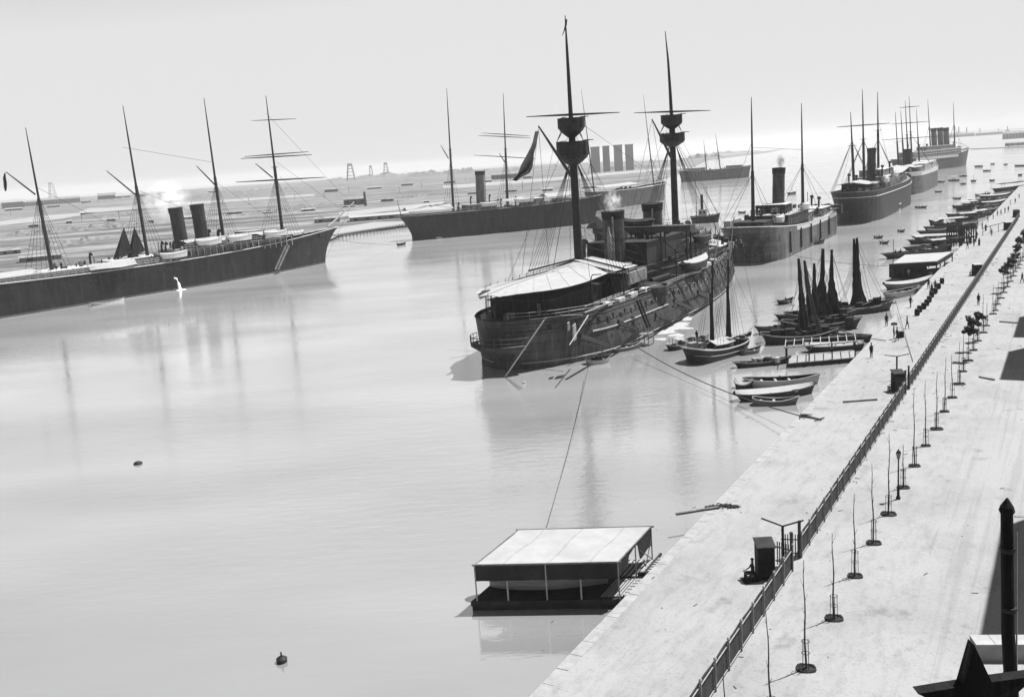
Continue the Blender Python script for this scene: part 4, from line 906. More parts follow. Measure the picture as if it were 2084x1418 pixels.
for i in range(13):
    x = -1 + i * 2.2
    for sd in (-1, 1):
        if i < 3 and sd > 0: continue
        yb = min(8.3, max(2.4, 2.2 + .58 * (x + 1.5))); k.tube([(x, sd * yb * .93, 5.8), (x, sd * yb * .9, 10.15)], .05, 5)
[k.tube([BF.on(x, 648, .4), BF.on(x - 1, 596, .4)], .05, 5) for x in (994, 1001, 1010, 1022)]
k.each('awning_stanchion', M['iron'], t)
MB().tube([(23.0, -8.2, 10.35), (24.3, 0, 12.0), (23.0, 8.2, 10.2)], .14, 6).build('awning_spar', M['iron'], t)
railing(t, [tuple(pt(u, 1.0, -1)) for u in us[2:30:2]], .9, M['railp'], r_=.03, step=2.2)

# spars and boards stowed on the side deck
k = MB(); rr = random.Random(5)
for (xa, ya, xb, yb) in ((1105, 640, 1190, 628), (1190, 624, 1262, 596), (1215, 618, 1282, 592), (1190, 636, 1250, 612), (1140, 642, 1185, 641), (1225, 610, 1290, 588), (1100, 628, 1170, 615)):
    A_, B_ = BF.at(xa, ya, 6.7), BF.at(xb, yb, 6.9); k.beam(A_, B_, .18, .12)
k.each('stowed_spar', M['spar'], t)
k = MB()
for (x, y, sx, sy) in ((16, -8.0, 1.6, .9), (20, -8.2, 2.4, .8), (25, -8.0, 3, .9), (30, -8.0, 2, 1), (62, -7.5, 3.5, .9), (67, -7, 2, 1)): k.box((x, y, 6.3), (sx, sy, .6), rr.uniform(-.1, .1))
k.each('deck_locker', M['white'], t)
MB().box((31.5, -6.2, 8.2), (7.5, .5, 1.8)).build('hammock_netting', M['house'], t)
# barbettes with guns
for bx_, by_ in ((33.0, -7.6), (33.0, 7.6), (86, 0)):
    k = MB().lathe((bx_, by_, 0), [(1.5, 3.2), (3.0, 5.2), (3.2, 6.5), (2.95, 6.55), (2.9, 5.9), (.05, 5.9)], 22); o = k.build('barbette', M['hullg'], t)
    MB().lathe((bx_, by_, 6.0), [(2.3, 0), (2.2, .5), (1.6, .9), (.1, 1.1)], 18).build('gun_shield', M['iron'], o)
    MB().tube([(bx_ + 1, by_, 7.1), (bx_ + 8, by_ * 1.05, 7.2)], [.45, .25], 10).build('gun', M['iron'], o)
# long blister shelf and net booms
k = MB()
k.tube([pt(u, .6, -1) + V((0, -.12, 0)) for u in us[17:31]], .16, 5)
for i in range(17, 31, 1):
    u = us[i]; k.tube([pt(u, 1, -1) + V((0, -.1, 0)), pt(u, .6, -1) + V((0, -.2, 0)), pt(min(1, u + .02), .35, -1) + V((0, -.15, 0))], .09, 4)
k.build('net_shelf', M['iron'], t)
for (xa, ya, xb, yb) in ((1258, 655, 1308, 676), (1334, 640, 1368, 653), (1371, 612, 1408, 629), (1181, 683, 1238, 703), (1420, 594, 1448, 608)):
    A_ = BF.on(xa, ya, -12.0); B_ = BF.on(xb, yb, -10.2); k = MB().beam(A_, B_, .3, .55)
    A2 = A_ + V((0, .2, -.9)); k.beam(A2, A_.lerp(B_, .75) - V((0, 0, .4)), .2, .25)
    for q in (0.05, .3, .55): k.beam(A_.lerp(B_, q), A2.lerp(B_, q), .12, .12)
    k.tube([B_, B_ + V((0, 1.4, .3))], .16, 6); k.build('boat_boom', M['iron'], t)
# accommodation ladder
A_ = BF.on(1296, 612, -10.6); B_ = BF.on(1318, 668, -12.2); k = MB()
for dx in (0, 1.0): k.beam(A_ + V((dx, 0, 0)), B_ + V((dx, 0, 0)), .09, .32)
for i in range(16): q = i / 15; c = A_.lerp(B_, q); k.beam(c, c + V((1, 0, 0)), .25, .05)
k.build('accommodation_ladder', M['iron'], t)
C_ = BF.on(1318, 690, -12.6); k = MB()
k.box(V((C_.x, -12.4, 1.6)), (2.2, 1.6, .12)); 
for dx in (-1, 1):
    for dy in (-.7, .7): k.tube([(C_.x + dx, -12.4 + dy, -1), (C_.x + dx, -12.4 + dy, 2.6)], .07, 5)
for z in (.2, .6, 1.0, 1.3): k.beam((C_.x - 1, -13.2, z), (C_.x + 1, -13.2, z), .08, .08)
k.build('landing_stage', M['wood'], t)
# stern walk
k = MB(); ang = [R(a) for a in range(80, 250, 12)]
ring = lambda ra, rb, z: [V((.2 + ra * .85 * math.cos(a), .0 + rb * .72 * math.sin(a), z)) for a in ang]
k.grid([ring(3.4, 5.2, 3.6), ring(4.6, 6.6, 3.6)]); k.grid([ring(4.6, 6.6, 3.6), ring(4.6, 6.6, 3.35)]); k.grid([ring(4.6, 6.6, 3.35), ring(3.0, 4.9, 2.5)])
k.build('stern_walk', M['hullg'], t); k = MB()
for z in (4.1, 4.7): k.tube(ring(4.6, 6.6, z), .05, 5)
for p in ring(4.6, 6.6, 3.6)[::1]: k.tube([p, p + V((0, 0, 1.1))], .045, 4)
k.build('stern_walk_rail', M['mastg'], t)
# booms leaning from the quarter to the water
k = MB(); A_ = BF.on(1106, 652, -9.6); B_ = BF.at(1027, 767, .05)
k.tube([A_, B_], [.06, .05], 6); k.tube([A_ + V((.7, 0, .2)), B_ + V((.25, 0, 0))], [.05, .04], 6); k.build('swinging_boom', M['spar'], t)
k = MB(); k.tube([BF.on(1197, 642, -10.2), BF.on(1159, 702, -12.6)], [.09, .07], 6); k.build('swinging_boom', M['spar'], t)
k = MB(); k.box(BF.on(1169, 676, -10.6), (1.8, .15, 2.0), .25); k.box(BF.on(1157, 664, -10.0), (1.3, .15, 1.0), .3); k.build('side_grating', M['house'], t)
vents(t, [(32.5, -3, 9, 4.6), (32.5, 3, 9, 4.6), (51, -4, 9, 4.4), (62, 4, 10.2, 3.6), (62, -4, 10.2, 3.6), (78, -2, 7.4, 3), (82, 2, 6, 4), (57, 3, 9, 5)], M['mastg'])
clutter(t, 26, 72, 5, 8.6, 70, 21, mats=('iron', 'mast', 'house')); clutter(t, 76, 100, 4, 5.6, 44, 22, mats=('wood', 'mast', 'house')); clutter(t, 40, 72, 7.6, 8.9, 60, 23, mats=('iron', 'mast')); clutter(t, 40, 59, 5, 12.8, 36, 24, mats=('iron', 'mast'))
clutter(t, -2, 12, 3.2, 6.6, 14, 27, mats=('iron', 'wood'))
k = MB()
for i in range(18):
    a_ = V((54 + rr.uniform(-6, 12), rr.uniform(-7, -2), rr.uniform(8, 11.5))); k.line(a_, a_ + V((rr.uniform(6, 16), rr.uniform(-3, 1), rr.uniform(-2.5, 2))), .05)
for i in range(10): k.line((24, 0, 12 + i * .7), (40 + i * 2, -8 if i % 2 else 8, 7), .03)
k.build('running_rigging', M['rope'], t)
0 and awning(t, [[V((70, -6.6, 9.2)), V((70, -4, 10.4)), V((70, -1.4, 9.6))], [V((77, -6.4, 9.2)), V((77, -4, 10.3)), V((77, -1.4, 9.4))]], sub=2)
awning(t, [[V((79, -4.6, 7.6)), V((79, 0, 8.6)), V((79, 4, 7.6))], [V((88, -4, 7.6)), V((88, 0, 8.4)), V((88, 4, 7.6))]], sub=2)
grp = 'boats carried on the battleship'
ship_boat(BF, 47, -8.6, 7.3, 'large black hulled launch slung by the battleship side below the foremast', 12, 3.3, .02, hm='hull', cover=True, grp=grp)
ship_boat(BF, 40, -3.8, 9.3, 'white boat stowed beside the nearer battleship funnel', 7.5, 2.2, .1, cover=False, grp=grp)
ship_boat(BF, 46.5, BF.at(1312, 460, 15).y, bz + .55, 'dark covered boat stowed on the flying bridge between the battleship funnels', 5.5, 2.2, 1.5, hm='hull', cover=True, grp=grp, cm='flag')
ship_boat(BF, 60, -6.4, 10.6, 'dark boat on the battleship deck just abaft its foremast', 8.5, 2.4, .03, hm='hull', cover=False, grp=grp)
ship_boat(BF, 45, 3.0, 9.2, 'grey boat under the flying bridge of the battleship', 7.5, 2.2, 0, hm='hullg', cover=False, grp=grp)
davits(t, [(47.5, -6.9), (58, -6.9), (12, -7.5), (22, -8)], 6, 11, 1.6)
# cables ----------------------------------------------------------------
def cable(pa, za, pb_, zb_, sag, r_, lab, mt='rope', k_=24):
    A_ = G(*pa, za); B_ = G(*pb_, zb_); m_ = MB(); pts = [(A_.lerp(B_, i / k_) - A_ - V((0, 0, sag * 4 * (i / k_) * (1 - i / k_)))) for i in range(k_ + 1)]
    m_.tube(pts, r_, 6); return tag(m_.build('cable', M[mt], None, loc=A_), lab, 'cable', 'mooring cables')
cable((1296, 706), 1.5, (1640, 849), ZG + .15, .9, .055, 'dark mooring cable sagging from the battleship to the anchor on the quay')
cable((1197, 748), 1.5, (1112, 1072), .03, .5, .03, 'thin slack mooring line running from the battleship quarter down into the foreground water')
cable((1618, 520), 2.2, (1806, 541), 1.6, .5, .04, 'upper thin cable from the cargo steamer to the covered landing')
cable((1700, 669), 2.5, (1803, 693), ZG + .1, .2, .05, 'short dark rope from the sailing boats to the quay')
cable((1822, 610), 2.2, (1858, 735), ZG + .1, .1, .03, 'thin rope crossing the quay towards the second gate')
cable((668, 484), 7.0, (812, 497), .3, .8, .05, 'thin cable from the left steamship bow to its mooring buoy')

# windsail, bridge tent and forward spars
a_ = BF.on(1238, 462, -1.9); b_ = BF.on(1243, 528, -1.9); MB().tube([a_, a_.lerp(b_, .3), a_.lerp(b_, .7), b_], [.12, .42, .45, .3], 8).build('windsail', M['canvas'], BT)
c_ = BF.at(1198, 466, bz + .6); k = MB(); k.lathe((46, c_.y, bz + .5), [(2.0, 0), (1.3, .9), (.15, 1.9)], 7); k.build('bridge_tent', M['flag'], BT)
k = MB(); rr = random.Random(77)
for i in range(34):
    x = rr.uniform(60, 99); y = rr.uniform(-6, 5) * (1 - (x - 60) / 70); z = rr.uniform(5.6, 8)
    if i % 3 == 0: k.tube([(x, y, z), (x + rr.uniform(-.3, .3), y, z + rr.uniform(1.5, 4.5))], .1, 5)
    elif i % 3 == 1: k.tube([(x, y, z + 1), (x + rr.uniform(3, 8), y + rr.uniform(-1.5, 1.5), z + rr.uniform(-.5, 3))], .11, 5)
    else: k.box((x, y, z), (rr.uniform(.6, 1.8), rr.uniform(.5, 1.4), rr.uniform(.6, 2.2)), rr.uniform(-.4, .4))
k.each('deck_gear', M['iron'], BT)
k = MB()
for (xa, ya, xb, yb) in ((1378, 470, 1425, 461), (1385, 490, 1440, 470), (1400, 520, 1470, 470), (1410, 540, 1490, 500), (1390, 476, 1432, 463), (1350, 560, 1450, 560), (1290, 560, 1420, 530)):
    k.tube([BF.on(xa, ya, -5.5), BF.on(xb, yb, -5.0)], .1, 5)
k.each('derrick_spar', M['mastg'], BT)
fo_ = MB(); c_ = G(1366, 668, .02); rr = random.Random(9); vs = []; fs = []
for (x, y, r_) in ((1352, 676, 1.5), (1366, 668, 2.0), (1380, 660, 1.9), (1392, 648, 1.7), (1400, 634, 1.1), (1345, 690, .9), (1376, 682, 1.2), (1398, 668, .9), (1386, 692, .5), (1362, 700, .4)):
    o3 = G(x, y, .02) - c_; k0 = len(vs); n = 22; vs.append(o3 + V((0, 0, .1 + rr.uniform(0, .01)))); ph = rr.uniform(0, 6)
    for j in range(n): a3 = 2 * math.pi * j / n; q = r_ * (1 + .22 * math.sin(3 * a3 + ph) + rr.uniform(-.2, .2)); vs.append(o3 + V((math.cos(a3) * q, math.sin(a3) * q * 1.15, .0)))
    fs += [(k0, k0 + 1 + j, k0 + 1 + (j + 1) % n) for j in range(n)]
tag(fo_.add(vs, fs).build('bright_water', mat('bright_water', .24, .9, .15, 2.5, bump=.5), None, loc=c_, smooth=True), 'painted glare on the water beside the battleship hull between its ladder and the schooner', 'bright_water', kind='stuff')  # pale sheets painting in light reflected off the water
# ------------------------------------------------------------------ people
def body_mesh(pose, seed):
    """one continuous skinned figure ~1.72 m; pose: stand, walk, sit, row"""
    rr = random.Random(seed); vs = []; es = []; rad = []; hands = []
    def vt(p, r_, par=None):
        vs.append(p); rad.append(r_)
        if par is not None: es.append((par, len(vs) - 1))
        return len(vs) - 1
    sit = pose in ('sit', 'row'); hz_ = .5 if sit else .92
    pel = vt((0, 0, hz_), (.15, .12)); b1 = vt((0, .0, hz_ + .2), (.13, .11), pel); b2 = vt((0, .03 if sit else 0, hz_ + .42), (.17, .12), b1); nk = vt((0, .02, hz_ + .55), (.055, .055), b2)
    hd0 = vt((0, -.01, hz_ + .66), (.085, .095), nk); hd1 = vt((0, -.01, hz_ + .78), (.07, .08), hd0)
    for sd in (-1, 1):
        st = .24 * sd if pose == 'walk' else 0
        hp = vt((sd * .1, 0, hz_ - .04), (.1, .1), pel)
        if sit: kn = vt((sd * .14, -.42, hz_ + .02), (.075, .075), hp); an = vt((sd * .14, -.46, .08), (.045, .045), kn)
        else: kn = vt((sd * .11, -st * .55 - .03, .5), (.068, .068), hp); an = vt((sd * .11, -st + (.08 if st > 0 else 0), .08), (.042, .045), kn)
        vt((sd * .13, (-.62 if sit else -st - .16), .04), (.04, .03), an)
        sh = vt((sd * .19, 0, hz_ + .45), (.065, .065), b2); fw = -.35 if pose == 'row' else (-.2 if pose == 'sit' else st * .5)
        el = vt((sd * .26, fw * .6, hz_ + .2), (.045, .045), sh); wr = vt((sd * .22, fw - (.18 if sit else .04), hz_ + (.08 if sit else -.02)), (.03, .03), el)
        hp_ = (sd * .21, fw - (.26 if sit else .06), hz_ + (.06 if sit else -.1)); vt(hp_, (.036, .018), wr); hands.append((hp_, sd))
    me = bpy.data.meshes.new('body'); me.from_pydata(vs, es, []); o = bpy.data.objects.new('tmp', me); COL.objects.link(o)
    md = o.modifiers.new('s', 'SKIN'); md.use_smooth_shade = True
    for i, r_ in enumerate(rad): me.skin_vertices[0].data[i].radius = r_; me.skin_vertices[0].data[i].use_root = (i == 0)
    s2_ = o.modifiers.new('ss', 'SUBSURF'); s2_.levels = 1; s2_.render_levels = 1
    dg = bpy.context.evaluated_depsgraph_get(); nm = bpy.data.meshes.new_from_object(o.evaluated_get(dg)); bpy.data.objects.remove(o)
    k = MB(); k.v = [tuple(v.co) for v in nm.vertices]; k.f = [tuple(p.vertices) for p in nm.polygons]
    for (hx, hy, hz2), sd in hands:
        for j in range(4):
            ln_ = (.075, .085, .08, .06)[j]; y_ = hy - .03 + j * .02; k.tube([(hx, y_, hz2 + .02), (hx - sd * .004, y_ - .004, hz2 - ln_ * .55), (hx - sd * .018, y_ - .01, hz2 - ln_)], [.0095, .009, .007], 5)
        k.tube([(hx, hy - .03, hz2 + .05), (hx - sd * .02, hy - .065, hz2 + .02), (hx - sd * .025, hy - .07, hz2 - .015)], [.011, .01, .008], 5)
    hc = hz_ + .68; k.tube([(0, -.1, hc + .02), (0, -.125, hc - .01), (0, -.1, hc - .025)], [.008, .014, .01], 5)
    for sd in (-1, 1): k.tube([(sd * .085, -.01, hc - .02), (sd * .095, 0, hc + .03)], [.012, .016], 5)
    m2 = bpy.data.meshes.new('body'); m2.from_pydata(k.v, [], k.f); m2.update(); m2.polygons.foreach_set('use_smooth', [True] * len(m2.polygons))
    return m2, hz_
def finish_person(nm, hz_, top, bot):
    nm = nm.copy(); nm.materials.clear()
    for m_ in (M[top], M[bot], M['skin']): nm.materials.append(m_)
    for p in nm.polygons:
        z = p.center.z; p.material_index = 2 if z > hz_ + .56 or abs(p.center.x) > .18 and z < hz_ + .05 and z > hz_ - .2 else (0 if z > hz_ - .02 else 1)
    return nm
BODY = {p: body_mesh(p, 1) for p in ('stand', 'walk', 'sit', 'row')}
def person(P, pose, lab, top='clothd', bot='clothd', hat='cap', rz=0, sc=1.0, grp=None, robe=False):
    nm, hz_ = BODY[pose]; nm = finish_person(nm, hz_, top, bot)
    o = bpy.data.objects.new('person', nm); COL.objects.link(o); o.location = P; o.rotation_euler = (0, 0, rz); o.scale = (sc,) * 3
    tag(o, lab, 'person', grp)
    # fingers: joined small chains on each hand kept as a child mesh with the hair/hat
    h_ = MB(); c = (0, -.01, hz_ + .8)
    if hat == 'turban': h_.lathe((0, -.01, hz_ + .77), [(.1, 0), (.125, .05), (.09, .12), (.01, .14)], 10)
    elif hat == 'cap': h_.lathe((0, -.01, hz_ + .8), [(.11, 0), (.1, .05), (.08, .1), (.01, .11)], 10)
    elif hat == 'brim': h_.lathe((0, -.01, hz_ + .8), [(.2, 0), (.2, .012), (.1, .02), (.09, .11), (.01, .12)], 12)
    h_.build('hat', M['clothl'] if hat == 'turban' else M['clothd'], o)
    if robe:
        r_ = MB(); r_.tube([(0, 0, .14), (0, 0, .5), (0, 0, .95), (0, 0, 1.3)], [.27, .22, .18, .19], 12, False); r_.build('robe', M[top], o)
    return o
qp = lambda x, y: G(x, y, ZG)
person(qp(1773, 728), 'stand', 'man in dark clothes standing alone on the quay right of the open timber shelter', rz=.4)
person(qp(1819, 690), 'stand', 'left man of the dark pair by the crate at the quay edge', rz=1.2, hat='turban')
person(qp(1825.5, 694), 'walk', 'right man of the dark pair by the crate at the quay edge', rz=-1.6)
person(qp(1846, 669), 'walk', 'man in grey walking across the quay right of the coil of rope', 'clothm', 'clothd', rz=1.0, hat='turban')
person(qp(1804, 664), 'stand', 'dark figure at the quay edge left of the coil of rope', rz=.2)
person(qp(1853, 626), 'walk', 'slim dark walker alone on the quay left of the row of barrels', rz=2.0)
person(qp(1889.5, 588), 'stand', 'tallest dark man of the group beside the row of barrels', rz=2.6)
person(qp(1896, 598), 'stand', 'dark man in the middle of the group beside the barrels', rz=.6, robe=True)
person(qp(1903, 591), 'walk', 'man leaning at the right of the group beside the barrels', rz=-.8, hat='turban')
person(qp(1907, 596), 'stand', 'rearmost short dark man of the group beside the barrels', rz=1.8, sc=.85)
person(qp(1893, 603), 'stand', 'child in front of the group beside the barrels', 'clothm', 'clothm', rz=.3, sc=.7)
person(qp(1991, 621), 'stand', 'man in dark clothes standing between the fence and the bare trees', rz=.2)
person(qp(1992.5, 500), 'stand', 'right man of the dark pair standing before the moored boats', rz=.2, robe=True)
person(qp(1982, 502), 'walk', 'left man of the dark pair standing before the moored boats', rz=-.7)
person(qp(2018, 480), 'stand', 'figure in grey under the long barrier rail', 'clothm', 'clothm', rz=.5, hat='turban')
person(qp(2037, 438), 'walk', 'left man of three walking high up the quay', rz=.5)
person(qp(2045, 434), 'stand', 'middle man of three walking high up the quay', 'clothm', rz=.5)
person(qp(2052, 431), 'walk', 'right man of three walking high up the quay', rz=2.5)
person(qp(2080, 576), 'walk', 'dark walker on the road at the right edge', rz=.4)
for i, (x, y) in enumerate([(2010, 452), (2056, 418), (2066, 414), (2030, 440), (2074, 404), (1970, 492), (1964, 480)]):
    person(qp(x, y), 'stand' if i % 2 else 'walk', '%s tiny dark bystander counting up the far quay behind the moored boats' % ORD[i], 'clothd' if i % 3 else 'clothl', rz=i * 1.1, grp='bystanders on the far quay')
def stool(P, lab):
    k = MB().box((0, 0, .43), (.36, .36, .05))
    for a_ in (-.14, .14):
        for b_ in (-.14, .14): k.box((a_, b_, .2), (.04, .04, .41))
    return tag(k.build('stool', M['woodd'], None, loc=P), lab, 'stool')
P = qp(1532, 1180); person(P, 'sit', 'man sitting on a stool left of the near sentry box', rz=-1.5, hat='cap'); stool(P, 'small dark stool under the man beside the near sentry box')
P = qp(1817, 797); person(P, 'sit', 'man sitting on a stool left of the second sentry box', rz=-1.5, hat='cap'); stool(P, 'small dark stool under the man beside the second sentry box')
person(qp(1979, 560), 'sit', 'seated guard left of the white topped sentry box', rz=-1.5)
tag(MB().box((0, 0, .01), (1.1, .7, .03)).build('mat', M['clothd'], None, loc=qp(1530, 1181) - V((.2, 0, -.0)), rz=.2), 'flat dark sheet on the ground under the seated man by the near sentry box', 'mat')  # thin dark sheet laid on the ground by the box

# ------------------------------------------------------------------ small boats
def boat(A, B, beam, lab, hm='boatd', inner='boatd', D=.6, thw=3, cover=None, rim=None, rise=.3, crew=(), name='rowing_boat', cat='rowing boat', grp=None, can=None, oars=0, trans=False, load=0, mastpx=None, z=0):
    a_, b_ = G(*A, z), G(*B, z); d = b_ - a_; L_ = d.length; an = math.atan2(d.y, d.x)
    t = thing(name, lab, cat, a_, an, grp)
    pt, zd = boat_parts(t, L_, beam, D, M[hm], M[inner], thw, (M[cover], 1.0) if cover else None, M[rim] if rim else None, sheer=rise, trans=trans)
    if can:  # canopy: (x0frac,x1frac,height,mat)
        x0, x1, hh, cm = can; k = MB(); g = []
        for i in range(5):
            x = L_ * (x0 + (x1 - x0) * i / 4); g.append([V((x, s_ * beam * .5, D + hh - .25 * abs(s_) + .06 * math.sin(i * 2))) for s_ in (-1, -.5, 0, .5, 1)])
        for x in (x0, (x0 + x1) / 2, x1):
            for s_ in (-1, 1): k.tube([(L_ * x, s_ * beam * .46, D * .6), (L_ * x, s_ * beam * .48, D + hh - .25)], .04, 4)
        k.each('canopy_post', M['woodd'], t); MB().grid(g).build('canopy', M[cm], t, solid=.04)
    if oars:
        k = MB()
        for i in range(oars):
            x = L_ * (.35 + .3 * i / max(1, oars - 1)) if oars > 1 else L_ * .5; s_ = 1 if i % 2 else -1
            k.tube([(x, 0, D + .25), (x - .4, s_ * 2.6, .02)], .035, 4); k.box((x - .46, s_ * 2.85, .03), (.16, .6, .03), 0)
        k.build('oar', M['spar'], t)
    if load:
        rr = random.Random(int(A[0])); 
        for mi, mm in enumerate(('woodd', 'wood', 'tarp')):
            k = MB()
            for i in range(load // 3 + 1):
                x = L_ * rr.uniform(.2, .8); y = rr.uniform(-.3, .3) * beam
                if rr.random() < .6: k.box((x, y, D * .6 + .3), (rr.uniform(.4, 1), rr.uniform(.4, .8), rr.uniform(.3, .9)), rr.uniform(0, 1))
                else: k.tube([(x, y, D), (x + rr.uniform(-2, 2), y + rr.uniform(-.3, .3), D + rr.uniform(.1, .5))], .07, 5)
            k.each('cargo', M[mm], t)
    if mastpx:
        h_ = zat(a_, *mastpx); MB().tube([(L_ * .5, 0, .2), (L_ * .5, 0, h_)], [.09, .04], 6).build('mast', M['mast'], t)
    for i, fr_ in enumerate(crew):
        q_ = a_ + d * fr_[0]; pz = V((q_.x, q_.y, (-.18 if fr_[1] in ('sit', 'row') else .15))); 
        person(pz, fr_[1], fr_[2], fr_[3] if len(fr_) > 3 else 'clothd', 'clothd', 'cap' if i % 2 else 'turban', an + 1.57 + (fr_[4] if len(fr_) > 4 else 0), grp='boatmen')
    return t
# near group by the quay
boat((1524, 787), (1664, 780), 2.3, 'large open grey boat with pale thwarts and dark inside, moored by the quay corner', 'boatl', 'boatd', .75, 4, rim='boatl', rise=.35, crew=((.45, 'sit', 'man sitting far side of the large open grey boat'),))
boat((1498, 788), (1528, 790), 1.5, 'small dark dinghy astern of the large open grey boat', 'boatd', 'boatm', .45, 2, cover='tarp')
boat((1507, 815), (1652, 800), 2.2, 'flat pale decked lighter between the open grey boat and the dark dinghy', 'boatd', 'boatl', .7, 0, cover='canvas', rim='boatd', load=4, rise=.15, name='lighter', cat='lighter')
boat((1531, 823), (1620, 822), 1.5, 'worn dark dinghy nearest the camera below the pale lighter', 'boatm', 'boatm', .5, 3, rim='boatl', trans=True)
boat((1501, 748), (1606, 738), 1.4, 'long narrow dark canoe at the end of the open timber shelter', 'boatd', 'boatm', .5, 3, rim='boatm', load=3)
boat((1646, 716), (1755, 712), 2.0, 'dark barge with a pale deck lying behind the open timber shelter', 'boatd', 'boatl', .8, 0, cover='canvas', name='barge', cat='barge', rise=.1)
boat((1690, 694), (1770, 696), 1.9, 'dark square ended lighter beyond the open timber shelter', 'boatd', 'boatm', .9, 2, name='lighter', cat='lighter', trans=True, rise=.1)
# around battleship
boat((1194, 741), (1239, 736), 1.9, 'small boat with two crew under the battleship quarter', 'boatl', 'boatd', .55, 2, crew=((.45, 'row', 'aft oarsman in the small boat under the battleship quarter'), (.65, 'sit', 'forward man in the small boat under the battleship quarter')))
boat((1237, 718), (1303, 707), 1.7, 'empty pale longboat alongside the battleship below its boom', 'boatm', 'boatm', .5, 4, rim='boatl')
boat((1362, 713), (1408, 703), 1.9, 'dark boat with standing frame left of the schooner bow', 'boatd', 'boatm', .5, 3, can=(.2, .5, 1.1, 'canvas'), load=4)
boat((1385, 704), (1440, 693), 1.8, 'dark boat behind the schooner near the battleship bow', 'boatd', 'boatm', .5, 3, load=6, crew=((.6, 'stand', 'man standing in the dark boat behind the schooner'),))
boat((1506, 722), (1545, 716), 1.5, 'grey dinghy on the quay side of the schooner', 'boatm', 'boatm', .45, 2, trans=True)
boat((1586, 620), (1612, 615), 1.6, 'small rowing boat with one man left of the sailing boats', 'boatd', 'boatd', .5, 2, oars=2, crew=((.5, 'row', 'oarsman in the small boat left of the sailing boats'),))
boat((1648, 499), (1677, 495), 2.2, 'dark crowded boat beside the cargo steamer', 'boatd', 'boatd', .6, 2, load=4, crew=((.3, 'sit', 'aft man in the crowded boat beside the cargo steamer'), (.7, 'stand', 'standing man in the crowded boat beside the cargo steamer')))
boat((188, 622), (252, 612), 2.0, 'white skiff lying under the side of the black left steamship', 'white', 'boatm', .55, 3)
boat((554, 553), (585, 549), 2.4, 'small boat with crew at the ladder of the left steamship', 'boatd', 'boatl', .6, 2, crew=((.4, 'sit', 'man sitting in the boat at the ladder of the left steamship'),))
boat((890, 486), (914, 482), 2.2, 'white skiff under the counter of the middle steamship', 'white', 'boatm', .5, 2)
boat((936, 480), (957, 478), 2.2, 'white skiff farther along the side of the middle steamship', 'white', 'boatm', .5, 2)
boat((1788, 432), (1834, 422), 5.5, 'black coal barge alongside the three masted steamship', 'boatd', 'coal', 2.6, 0, name='barge', cat='barge', load=6, cover='coal')
boat((1811, 431), (1832, 427), 3.0, 'pale launch with canopy outside the coal barge', 'boatl', 'boatm', .8, 0, can=(.1, .8, 1.8, 'canvas'), name='launch', cat='launch')
boat((1604, 396), (1620, 394), 2.4, 'tiny boat with a furled sail behind the cargo steamer funnel', 'boatd', 'boatd', .7, 0, load=4, mastpx=(1611, 374))
boat((809, 500), (825, 498), 1.9, 'small dark boat at the mooring buoy between the two left steamships', 'boatd', 'boatd', .6, 1, crew=((.5, 'sit', 'man in the small boat between the two left steamships'),))
# scattered harbour boats
sc_ = [(1779, 1795, 486, 'a', 2, 'dark boat with a standing man, left of a pair in the open channel'), (1791, 1807, 497, 'a', 1, 'dark boat, right and nearer of a pair in the open channel'), (1827, 1840, 473, 'b', 1, 'single rower boat in mid channel left of the moored row'),
       (1863, 1885, 424, 'c', 2, 'long dark boat with two people in mid channel beyond the coal barge'), (1940, 1955, 406, 'b', 1, 'dark boat with a hump amidships off the moored row'), (1903, 1916, 392, 'b', 0, 'small dark boat between the white forecastle ship and the moored row'),
       (1886, 1896, 374, 'b', 0, 'tiny boat just off the white forecastle ship'), (1909, 1922, 372, 'b', 0, 'tiny boat right of the white forecastle ship'), (1931, 1952, 369, 'c', 1, 'launch with raised canopy off the liner\'s stern'),
       (1955, 1965, 376, 'b', 1, 'tiny dark boat just below the canopied launch'), (1953, 1967, 360, 'b', 0, 'tiny boat just above the canopied launch'), (1976, 1986, 370, 'b', 1, 'tiny boat with an upright sail right of the canopied launch'),
       (2014, 2024, 369, 'b', 0, 'tiny boat far right above the moored row'), (1984, 2000, 340, 'b', 0, 'thin boat right of the liner bow'), (2001, 2016, 349, 'b', 0, 'pale thin boat below the liner bow to the right'),
       (2016, 2024, 335, 'b', 0, 'tiny speck boat high right of the liner'), (2043, 2050, 336, 'b', 0, 'tiny speck boat farther right of the liner'), (2066, 2086, 339, 'b', 0, 'long thin barge at the right edge near the far spit'), (2072, 2080, 358, 'b', 0, 'tiny boat at the right edge above the moored row'),
       (1503, 1517, 434, 'b', 0, 'low dark buoy boat right of the tug')]
for (x0, x1, y, st, nc, lab) in sc_:
    L_ = (G(x1, y) - G(x0, y)).length
    crew = [(.35 + .3 * i, 'row' if i else 'sit', 'boatman %s, in the %s' % (['aft', 'forward'][i] if nc > 1 else 'alone', ' '.join(lab.split(',')[0].split(' ')[:9]))) for i in range(nc if y > 390 else 0)]
    boat((x0, y), (x1, y - .5), max(1.4, L_ * .2), lab, 'boatd', 'boatd', max(.5, L_ * .07), 2 if y > 390 else 0, load=0 if y > 390 else 3, crew=crew, oars=2 if nc and y > 390 else 0, can=(.2, .8, 2.2, 'tarp') if 'canop' in lab and 'launch with' in lab else None, mastpx=((x0 + x1) / 2, y - 16) if 'upright sail' in lab else None)
